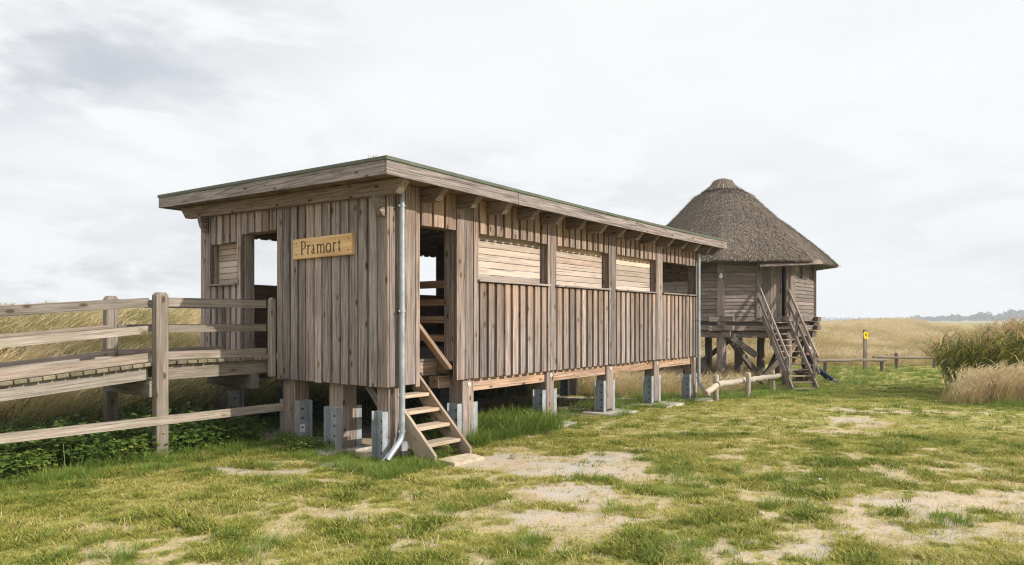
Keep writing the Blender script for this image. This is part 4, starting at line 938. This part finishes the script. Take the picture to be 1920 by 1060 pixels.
# cut reed ends standing out of the thatch
n_ = 34000; seg = RNG.choice(np.arange(4, 11), n_, p=np.array([.45, .9, .9, .9, 1.7, 1.8, 1.35])/8.0); u = RNG.random(n_); jj = RNG.random(n_)*NA; j0 = jj.astype(int); fj = (jj-j0)[:, None]
rv3 = rv.reshape(len(PROF), NA, 3)
pa = rv3[seg, j0]*(1-fj)+rv3[seg, (j0+1) % NA]*fj; pb = rv3[seg+1, j0]*(1-fj)+rv3[seg+1, (j0+1) % NA]*fj; pp = pa*(1-u[:, None])+pb*u[:, None]
dn2 = pb-pa; dn2 /= np.linalg.norm(dn2, axis=1)[:, None]; rad = pp*np.array([1, 1, 0]); rad /= np.linalg.norm(rad, axis=1)[:, None]; nrm = rad*(-dn2[:, 2:3])+np.array([0, 0, 1])*np.linalg.norm(dn2[:, :2], axis=1)[:, None]
tan = np.cross(dn2, nrm); ln = RNG.uniform(.07, .19, n_)[:, None]; dirv = dn2+nrm*RNG.uniform(.10, .42, n_)[:, None]+tan*RNG.normal(0, .22, n_)[:, None]; wv2 = RNG.uniform(.008, .018, n_)[:, None]
V = np.stack([pp-nrm*.01-tan*wv2/2, pp-nrm*.01+tan*wv2/2, pp+dirv*ln+tan*wv2*.4, pp+dirv*ln-tan*wv2*.4], 1).reshape(-1, 3); Q = np.arange(n_*4).reshape(-1, 4)
m, N, out = newmat('cut_reeds'); hu = N.attr('hue').outputs['Fac']
principled(N, out, N.ramp(hu, [(0, (.065, .053, .042)), (.5, (.185, .152, .12)), (.85, (.36, .30, .235)), (1, (.48, .41, .32))]), .9, 0, None, 0, 0, .1); M_CUT = m
cutr = link('reed_ends', mesh_np('reed_ends', V, Q, None, {'hue': np.repeat(np.clip(RNG.beta(1.3, 1.6, n_), 0, 1), 4)}, False), M_CUT, roofT)
# ridge cap of bound reed
n_ = 900; an = RNG.random(n_)*360; V = []
capm = MB(); capm.tube([TP(0, 0, z) for z in (6.58, 6.68, 6.82, 6.95, 7.05, 7.11, 7.125)], [.74, .62, .48, .385, .29, .17, .04], 28, warm=0)
m, N, out = newmat('bound_reed_cap'); tc = N.n('ShaderNodeTexCoord').outputs['Object']; k1 = N.noise(N.mapv(tc, (1, 1, .08)), 34, 5, .65)
principled(N, out, N.mix(N.rng(k1, .36, .64), (.13, .10, .075), (.31, .245, .18)), .95, 0, k1, 1, .04, .1); M_CAP = m
cap = capm.build('roof_cap', M_CAP, roofT)
for a_ in an:
    r0, r1 = random.uniform(.27, .36), random.uniform(.64, .82); z0, z1 = random.uniform(6.97, 7.07), random.uniform(6.55, 6.66); V.append((a_, r0, z0, r1, z1))
V2 = []
for a_, r0, z0, r1, z1 in V:
    w_ = 1.6; mid_r = (r0+r1)/2-.055; V2 += [TP(a_-w_*.6, r0, z0), TP(a_+w_*.6, r0, z0), TP(a_+w_*.5, mid_r, (z0+z1)/2), TP(a_-w_*.5, mid_r, (z0+z1)/2), TP(a_+w_*.5, r1, z1), TP(a_-w_*.5, r1, z1)]
V2 = np.array(V2)-np.array(LOC[tow]); o6 = np.arange(len(V))[:, None]*6
link('reed_ends', mesh_np('reed_ends', V2, np.concatenate([o6+np.array([[0, 1, 2, 3]]), o6+np.array([[3, 2, 4, 5]])]), None, {'hue': np.repeat(np.clip(RNG.normal(.5, .22, len(V)), 0, 1), 6)}, False), M_CUT, roofT)

# ================================================================== low fences, signs
def gz_(x, y): return float(height(x, y))
def log_fence(name, posts, rails, label, cat, group=None, mat=None, pr=.068, rr=.085, lt=.5):
    t = thing(name, (posts[0][0], posts[0][1], gz_(*posts[0][:2])), label, cat, group)
    for (x, y, h) in posts:
        z = gz_(x, y); mb = MB(); tilt = random.uniform(-.02, .02); mb.log((x, y, z-.15), (x+tilt, y+tilt, z+h), pr, light=lt); mb.build('post', mat or M_LOG, t)
    for (x0, y0, z0, x1, y1, z1, r0) in rails: mb = MB(); mb.log((x0, y0, z0), (x1, y1, z1), r0, light=lt+.05, wob=.02); mb.build('rail', mat or M_LOG, t)
    return t
FENCES = True
def XZh(px, Z): return fromXZ((px-960)/1280*Z, Z)        # bearing and distance -> ground position (surveyed from the photo)
p1, p2, p3 = (*XZh(1342, 15.6), .60), (*XZh(1402, 17.3), .64), (*XZh(1449, 21.0), .66)
e0 = XZh(1319, 15.0); e1 = XZh(1459, 21.6)
off = np.array(ZD)*-.13
log_fence('rail_fence', [p1, p2, p3], [(p1[0]+off[0]-.02, p1[1]+off[1], .275, e1[0]+off[0], e1[1]+off[1], .0, .075), (e0[0]+off[0], e0[1]+off[1], .15, p1[0]+off[0]-.05, p1[1]+off[1]+.0, .26, .07)],
          'low fence of pale bare logs on three posts between the hut corner and the staircase', 'fence')
q1, q2 = XZh(1548, 29.2), XZh(1654, 30.2); r1, r2 = XZh(1681, 32.0), XZh(1752, 32.4)
a0, a1 = XZh(1532, 29.0), XZh(1662, 30.1); b0, b1 = XZh(1637, 31.6), XZh(1756, 32.2)
log_fence('log_barrier', [(*q1, .46), (*q2, .46)], [(*a0, .02, *a1, -.02, .065)], 'long horizontal grey log on short posts, in front of the yellow sign post', 'barrier', 'log barriers at the field edge', M_TOWER, .09, .085, .46)
log_fence('log_barrier', [(*r1, .72), (*r2, .45)], [(*b0, .03, *b1, -.06, .06)], 'horizontal grey log running from the yellow sign post to the reed clump', 'barrier', 'log barriers at the field edge', M_TOWER, .08, .085, .46)
sx, sy = XZh(1622, 30.9); sz = gz_(sx, sy)
sg_ = thing('nature_reserve_sign', (sx, sy, sz), 'square grey post with a small yellow five-sided sign bearing a black owl', 'sign')
mb = MB(); mb.obox((sx, sy, sz+.85), [(XD[0], XD[1], 0), (ZD[0], ZD[1], 0), (0, 0, 1)], (.13, .13, 2.0), 2, light=.56); mb.build('post', M_TOWER, sg_)
def SG(u, v, o=0.0): return (sx+XD[0]*u-ZD[0]*(.07+o), sy+XD[1]*u-ZD[1]*(.07+o), sz+1.58+v)
mb = MB(); mb.prism([SG(*p) for p in ((-.065, -.17), (.065, -.17), (.115, .075), (.085, .145), (.0, .17), (-.085, .145), (-.115, .075))], tuple(-ZD[0]*.012*k if i == 0 else (-ZD[1]*.012 if i == 1 else 0) for i, k in enumerate((1, 1, 1))), (0, 0, 1)); pl = mb.build('sign_plate', M_YEL, sg_)
mb = MB(); mb.prism([SG(*p, .0125) for p in ((-.012, -.04), (.016, -.045), (.032, .01), (.030, .055), (.034, .085), (.012, .074), (-.010, .085), (-.022, .06), (-.026, .01))], (-ZD[0]*.003, -ZD[1]*.003, 0), (0, 0, 1)); mb.box((0, 0, 0), (.0001, .0001, .0001)) if False else None
mb.build('owl_emblem', M_BLACK, pl)
mb = MB(); mb.prism([SG(u, v, -.02) for u, v in ((-.14, .13), (.14, .13), (.10, .175), (0, .20), (-.10, .175))], (ZD[0]*.06, ZD[1]*.06, 0), (0, 0, 1)); mb.build('post_cap', M_DARK, sg_)

# ================================================================== reed clump on the right
def reed_clump():
    r = np.random.default_rng(77); n = 2700; U = r.random((n*3, 2)); X = 10.0+8.0*U[:, 0]; Z = 16.1+5.4*U[:, 1]
    ed = .648*Z+.22*np.sin(Z*2.6)+np.maximum(0, Z-20)*.25+np.maximum(0, 17-Z)*.6
    k = (X > ed) & (Z > 16.5+.25*np.sin(X*2)); X = X[k][:n]; Z = Z[k][:n]; n = len(X); x, y = fromXZ(X, Z); b = np.stack([x, y, height(x, y)-.02], 1)
    edge = np.clip((X-ed[k][:n])/1.6, 0, 1)
    lump = .8+.5*(fbm(X*.9, Z*.9, 55, 3)-.3)
    h = (1.45+.62*edge)*lump*r.uniform(.86, 1.08, n); az = WIND+math.pi+r.normal(0, .9, n); lean = r.uniform(.10, .34, n)+(1-edge)*.28
    v, q, t, hv, bi = blades(b, az, h, lean, np.full(n, .013), 4, 1.8, az+1.57, .2)
    parts = [(v, q, t, {'hv': hv*.5, 'hue': np.full(len(hv), .35)})]
    for j in range(11):                                   # long leaves off the stem
        f = .10+.08*j+r.uniform(-.03, .03, n); c = b.copy(); c[:, 0] += np.cos(az)*lean*h*f**1.8; c[:, 1] += np.sin(az)*lean*h*f**1.8; c[:, 2] += h*f*(1-.2*lean*f)
        la = np.where(r.random(n) < .7, WIND+r.normal(-.3, .7, n), r.random(n)*6.28)
        v, q, t, hv, bi = blades(c, la, r.uniform(.25, .52, n), r.uniform(.6, 1.5, n), r.uniform(.018, .038, n), 3, 1.5, la+1.57+r.normal(0, .6, n), .38)
        hue = np.clip(r.normal(.52, .28, n), 0, 1); parts.append((v, q, t, {'hv': hv*.6, 'hue': hue[bi]}))
    S = merge(parts); pl_ = []
    kk = r.random(n) < .58; c = b[kk].copy(); f = .95; az2 = az[kk]; le = lean[kk]; hh = h[kk]; m_ = len(c)
    c[:, 0] += np.cos(az2)*le*hh*f; c[:, 1] += np.sin(az2)*le*hh*f; c[:, 2] += hh*f*(1-.2*le)
    pa_ = np.where(r.random(m_) < .6, WIND+math.pi*.9, WIND)+r.normal(0, .6, m_)
    for j in range(11):
        o = c.copy(); ft = j/11*.24; o[:, 0] += np.cos(pa_)*ft*.6; o[:, 1] += np.sin(pa_)*ft*.6; o[:, 2] += ft*.55
        a_ = pa_+r.normal(0, .75, m_); v, q, t, hv, bi = blades(o, a_, r.uniform(.13, .24, m_), r.uniform(.7, 1.6, m_), r.uniform(.010, .019, m_), 2, 1.3, a_+r.normal(1.57, .7, m_), .45)
        hue = np.clip(r.normal(.55, .2, m_), 0, 1); pl_.append((v, q, t, {'hv': hv, 'hue': hue[bi]}))
    return S, merge(pl_)
(S_v, S_q, S_t, S_a), (P_v, P_q, P_t, P_a) = reed_clump()
ox, oy = fromXZ(14, 19); oz = gz_(ox, oy); O_ = np.array([ox, oy, oz])
def plant_mat(name, stops, tr=.3):
    m, N, out = newmat(name); hv = N.attr('hv').outputs['Fac']; hue = N.attr('hue').outputs['Fac']
    c = N.ramp(N.math('ADD', N.math('MULTIPLY', hue, .85), N.math('MULTIPLY', hv, .15), clamp=True), stops)
    p = N.n('ShaderNodeBsdfPrincipled'); N.put(p.inputs['Base Color'], c); p.inputs['Roughness'].default_value = .55; p.inputs['Specular IOR Level'].default_value = .3
    t = N.n('ShaderNodeBsdfTranslucent'); N.put(t.inputs[0], c); mx = N.n('ShaderNodeMixShader'); mx.inputs[0].default_value = tr
    N.t.links.new(p.outputs[0], mx.inputs[1]); N.t.links.new(t.outputs[0], mx.inputs[2]); N.t.links.new(mx.outputs[0], out.inputs[0]); return m
M_REED = plant_mat('reed_leaves', [(0, (.035, .06, .012)), (.3, (.10, .145, .022)), (.5, (.24, .265, .04)), (.75, (.48, .40, .08)), (1, (.62, .48, .22))])
M_PLUME = plant_mat('reed_plumes', [(0, (.20, .12, .06)), (.5, (.42, .28, .15)), (1, (.62, .46, .28))], .35)
reed = thing('reed_clump', (ox, oy, oz), 'big clump of green reeds with brown feathery plumes at the right edge', 'reeds')
link('foliage', mesh_np('foliage', S_v-O_, S_q, S_t, S_a), M_REED, reed); link('plumes', mesh_np('plumes', P_v-O_, P_q, P_t, P_a), M_PLUME, reed)

# small grass tuft on the roof
tf = link('roof_grass', tuft(26, .17, .07, .6, .006, 900, 3, .2, 6), M_REEDY, None, (-.45, -.02, zt(0)+.13)); tag(tf, 'little tuft of dry grass sprouting on the flat roof edge near its corner', 'plant')
tf = link('roof_moss', tuft(30, .06, .09, .6, .006, 901, 2), M_LUSH, None, (-.5, .75, zt(.75)+.135)); tag(tf, 'tiny yellow-green moss cushion on the roof edge', 'plant')

# ================================================================== stones on the lawn
for X_, Z_, r_, lb in ((3.35, 7.42, .024, 'small white stone lying in the grass right of the sandy patch'), (.55, 6.35, .03, 'small pale pebble on the sandy patch'), (2.25, 6.15, .028, 'small brownish pebble in the grass right of the sandy patch')):
    x, y = fromXZ(X_, Z_); r = np.random.default_rng(int(X_*100)); nn = 10; V = []; F = []
    for i in range(7):
        ph = math.pi*i/6
        for j in range(nn):
            th = 2*math.pi*j/nn; k = r_*(1+.15*r.normal()); V.append((k*math.sin(ph)*math.cos(th)*1.3, k*math.sin(ph)*math.sin(th), k*math.cos(ph)*.6))
    for i in range(6):
        for j in range(nn): F.append([i*nn+j, (i+1)*nn+j, (i+1)*nn+(j+1) % nn, i*nn+(j+1) % nn])
    o = link('stone', mesh_np('stone', np.array(V), F), M_PALE if 'white' in lb else M_SLAB, None, (x, y, gz_(x, y)+r_*.3)); tag(o, lb, 'stone')

# ================================================================== person sitting under the thatched hut
def skin(name, chains, mat, parent, sub=2):
    """chains: list of point lists [(x, y, z, r), ...]; points that coincide are shared, first point is the root"""
    vs = []; key = {}; ed = []; rad = []
    for ch in chains:
        last = None
        for (x, y, z, r) in ch:
            k = (round(x, 4), round(y, 4), round(z, 4))
            if k not in key: key[k] = len(vs); vs.append((x, y, z)); rad.append(r)
            i = key[k]
            if last is not None and (last, i) not in ed: ed.append((last, i))
            last = i
    me = bpy.data.meshes.new(name); me.from_pydata(vs, ed, []); o = bpy.data.objects.new(name, me); COL.objects.link(o)
    md = o.modifiers.new('skin', 'SKIN'); md.use_smooth_shade = True
    for i, r in enumerate(rad):
        sv = me.skin_vertices[0].data[i]; sv.radius = r if hasattr(r, '__len__') else (r, r); sv.use_root = (i == 0)
    sb_ = o.modifiers.new('sub', 'SUBSURF'); sb_.levels = sub; sb_.render_levels = sub
    dg = bpy.context.evaluated_depsgraph_get(); dg.update(); me2 = bpy.data.meshes.new_from_object(o.evaluated_get(dg)); bpy.data.objects.remove(o)
    me2.name = name; me2.polygons.foreach_set('use_smooth', [True]*len(me2.polygons)); return link(name, me2, mat, parent)
M_JACKET = simple('dark_navy_jacket', (.016, .018, .026), .85, 0, 30, .3, .2); M_JEANS = simple('blue_jeans', (.014, .028, .06), .85, 0, 40, .3, .2)
M_SKIN = simple('skin', (.48, .28, .20), .55); M_HAIR = simple('grey_white_hair', (.62, .62, .63), .7, 0, 60, .2); M_SHOE = simple('dark_shoe', (.035, .035, .04), .6); M_SOLE = simple('pale_sole', (.45, .44, .42), .7); M_SHOEG = simple('grey_shoe', (.12, .12, .125), .6)
hx_, hy_ = fromXZ(10.62, 24.7); hz_ = gz_(hx_, hy_)
per = thing('person', (hx_, hy_, hz_), 'grey-haired person in dark jacket and blue jeans sitting under the thatched hut', 'person')
def H(f, s, z, r):                                      # forward (to the right in the photo), sideways (away from the camera), up
    return (f*XD[0]+s*ZD[0], f*XD[1]+s*ZD[1], z, r)
skin('body', [[H(0, 0, .52, .15), H(.02, 0, .68, .15), H(.05, 0, .86, .165), H(.07, 0, 1.0, .12), H(.09, 0, 1.07, .058), H(.11, 0, 1.13, .062), H(.13, 0, 1.20, .092), H(.135, 0, 1.28, .075)],
              [H(.13, 0, 1.20, .092), H(.205, 0, 1.185, .026)],
              [H(.07, 0, 1.0, .12), H(.07, .19, .97, .062), H(.12, .26, .74, .048), H(.33, .20, .64, .04), H(.42, .17, .63, .032)],
              [H(.07, 0, 1.0, .12), H(.07, -.19, .97, .062), H(.12, -.26, .74, .048), H(.33, -.20, .64, .04), H(.42, -.17, .63, .032)],
              [H(0, 0, .52, .15), H(.08, .10, .50, .10), H(.46, .12, .50, .078), H(.72, .12, .26, .055), H(.86, .12, .09, .045)],
              [H(0, 0, .52, .15), H(.08, -.10, .50, .10), H(.46, -.12, .46, .078), H(.78, -.12, .22, .055), H(.98, -.12, .08, .045)]], M_SKIN, per)
skin('jacket', [[H(0, 0, .50, .165), H(.02, 0, .68, .172), H(.05, 0, .86, .185), H(.07, 0, 1.0, .138), H(.085, 0, 1.065, .075)],
                [H(.07, 0, 1.0, .138), H(.07, .20, .97, .078), H(.12, .27, .74, .062), H(.35, .20, .64, .05)],
                [H(.07, 0, 1.0, .138), H(.07, -.20, .97, .078), H(.12, -.27, .74, .062), H(.35, -.20, .64, .05)]], M_JACKET, per)
skin('jeans', [[H(0, 0, .50, .16), H(.08, .10, .50, .112), H(.46, .12, .50, .092), H(.72, .12, .26, .07), H(.85, .12, .11, .064)], [H(0, 0, .50, .16), H(.08, -.10, .50, .112), H(.46, -.12, .46, .092), H(.78, -.12, .22, .07), H(.96, -.12, .10, .064)]], M_JEANS, per)
skin('hair', [[H(.085, 0, 1.20, .092), H(.105, 0, 1.27, .088), H(.14, 0, 1.31, .055)]], M_HAIR, per)
for s, fx, z0, mt in ((.12, .86, .07, M_SHOE), (-.12, .98, .06, M_SHOEG)):
    sh = skin('shoe', [[H(fx-.03, s, z0+.02, .052), H(fx+.07, s, z0+.0, .048), H(fx+.19, s, z0+.03, .042)]], mt, per)
    skin('sole', [[H(fx-.05, s, z0-.035, .03), H(fx+.08, s, z0-.045, .03), H(fx+.21, s, z0-.005, .03)]], M_SOLE, sh)
for s in (.17, -.17):
    for j, (df, dsd, L_) in enumerate(((.0, -.026, .075), (.0, -.009, .085), (.0, .009, .08), (.0, .026, .065), (-.03, -.045, .05))):
        skin('finger', [[H(.43, s+dsd*.7, .63, .011), H(.43+L_*.55+df, s+dsd, .622, .0095), H(.43+L_*.9+df, s+dsd*1.05, .600, .008)]], M_SKIN, per, 1)
for e_ in (-.03, .03): skin('eye', [[H(.212, e_, 1.215, .010), H(.216, e_, 1.215, .009)]], M_BLACK, per, 1)
bn = thing('bench', (hx_, hy_, hz_), 'rough low wooden bench under the thatched hut, carrying the seated person', 'bench')
P_ = lambda f, s, z: Vector((hx_+f*XD[0]+s*ZD[0], hy_+f*XD[1]+s*ZD[1], hz_+z))
mb = MB(); mb.obox(P_(.0, 0, .36), [(XD[0], XD[1], 0), (ZD[0], ZD[1], 0), (0, 0, 1)], (.36, 1.3, .06), 1, light=.5); mb.build('seat', M_TOWER, bn)
for s in (-.5, .5): mb = MB(); mb.obox(P_(0, s, .15), [(XD[0], XD[1], 0), (ZD[0], ZD[1], 0), (0, 0, 1)], (.26, .09, .36), 2, light=.5); mb.build('leg', M_TOWER, bn)

# ================================================================== far trees and shore
M_FAR = plant_mat('far_foliage', [(0, (.025, .045, .015)), (.5, (.05, .085, .025)), (1, (.10, .12, .04))], .2)
M_BARK = simple('bark', (.10, .08, .06), .9, 0, 1.5, .3)
def crown(seed, w, h, n, leaf, trunk=.22):
    r = np.random.default_rng(seed); nb = 7; cs = np.stack([r.normal(0, w*.26, nb), r.normal(0, w*.26, nb), r.uniform(trunk+.18, .86, nb)*h], 1); rr = r.uniform(.2, .34, nb)*w
    k = r.integers(0, nb, n); d = r.normal(size=(n, 3)); d /= np.linalg.norm(d, axis=1)[:, None]; c = cs[k]+d*(rr[k]*r.uniform(.55, 1.05, n))[:, None]*np.array([1, 1, .8]); c[:, 2] = np.clip(c[:, 2], h*trunk*.8, h)
    a = r.normal(size=(n, 3)); a /= np.linalg.norm(a, axis=1)[:, None]; b = np.cross(a, d); b /= np.linalg.norm(b, axis=1)[:, None]+1e-6; s = leaf*r.uniform(.6, 1.4, n)[:, None]
    V = np.stack([c-a*s, c+b*s*.6, c+a*s, c-b*s*.6], 1).reshape(-1, 3); return V, np.arange(n*4).reshape(-1, 4), {'hv': np.zeros(n*4), 'hue': np.repeat(np.clip(r.normal(.45, .22, n), 0, 1), 4)}
FAR = [(1905, 900, 20, 15), (1888, 905, 17, 13), (1868, 900, 15, 11.5), (1851, 880, 16, 12.5), (1836, 900, 14, 10), (1822, 910, 12, 9), (1790, 930, 9, 11), (1774, 950, 12, 8), (1800, 960, 12, 7.5), (1757, 960, 12, 7), (1932, 900, 18, 14), (1960, 900, 18, 13), (1742, 1000, 13, 7.5), (1728, 1000, 12, 6.5)]
for i, (px, Zf, wd, ht) in enumerate(FAR):
    x, y = XZh(px, Zf); z = gz_(x, y)-.5
    nm = ['tallest of the hazy far trees at the right edge', 'broad hazy tree next to the tallest one on the horizon', 'rounded hazy tree on the horizon above the reed clump', 'dense tall hazy tree left of the rounded one above the reeds', 'medium hazy tree at the left end of the dense row above the reeds', 'lower hazy tree just left of the dense row', 'slender hazy tree standing up alone from the horizon wood', 'low hazy tree left of the slender one', 'low hazy tree right of the slender one', 'squat hazy tree further left along the horizon', 'hazy tree beyond the right end of the row', 'outermost hazy tree beyond the right end of the row', 'small hazy tree over the left end of the reed clump', 'smallest hazy tree left of the reed clump on the horizon'][i]
    t = thing('tree', (x, y, z), nm, 'tree', 'far trees on the right horizon')
    V, Q, A = crown(1000+i, wd, ht, 520, wd*.075); link('crown', mesh_np('crown', V, Q, None, A, False), M_FAR, t)
    mb = MB(); mb.tube([(x, y, z-.5), (x+.1, y, z+ht*.3), (x+.3, y+.2, z+ht*.62)], [.45, .32, .15], 8); mb.build('trunk', M_BARK, t)
# continuous wood along the horizon, one mass
parts = []; r = np.random.default_rng(5)
for px in np.concatenate([np.arange(1500, 1700, 4.5), np.arange(1690, 2050, 8.0), np.arange(-60, 420, 9.0)]):
    Zf = r.uniform(1500, 1700) if px < 1700 else r.uniform(1020, 1150); ht = r.uniform(7, 10.5) if px < 1700 else r.uniform(6, 9.5); wd = r.uniform(8, 13)*(1.3 if px > 1700 else .8)
    x, y = XZh(px, Zf); V, Q, A = crown(int(r.integers(1e6)), wd, ht, 150, wd*.11, .05); parts.append((V+np.array([x, y, gz_(x, y)-.6]), Q, np.zeros((0, 3), int), A))
V, Q, T, A = merge(parts); tag(link('far_wood', mesh_np('far_wood', V, Q, None, A, False), M_FAR), 'hazy band of far woodland along the horizon', 'woodland', kind='stuff')

# ================================================================== haze
HAZE = 0.0006
if HAZE:
    lo, hi = -2.2, 24.0; mb = MB(); c = fromXZ(0, 2500)
    mb.obox((c[0], c[1], (lo+hi)/2), [(XD[0], XD[1], 0), (ZD[0], ZD[1], 0), (0, 0, 1)], (9000, 9000, hi-lo), 2, bev=0)
    m, N, out = newmat('haze_air'); v = N.n('ShaderNodeVolumePrincipled'); v.inputs['Color'].default_value = (.90, .95, 1.0, 1); v.inputs['Density'].default_value = HAZE
    N.t.links.new(v.outputs[0], out.inputs['Volume'])
    hz = mb.build('haze', m); tag(hz, kind='stuff'); hz['label'] = 'thin pale sea haze that fades the far trees'; hz['category'] = 'haze'
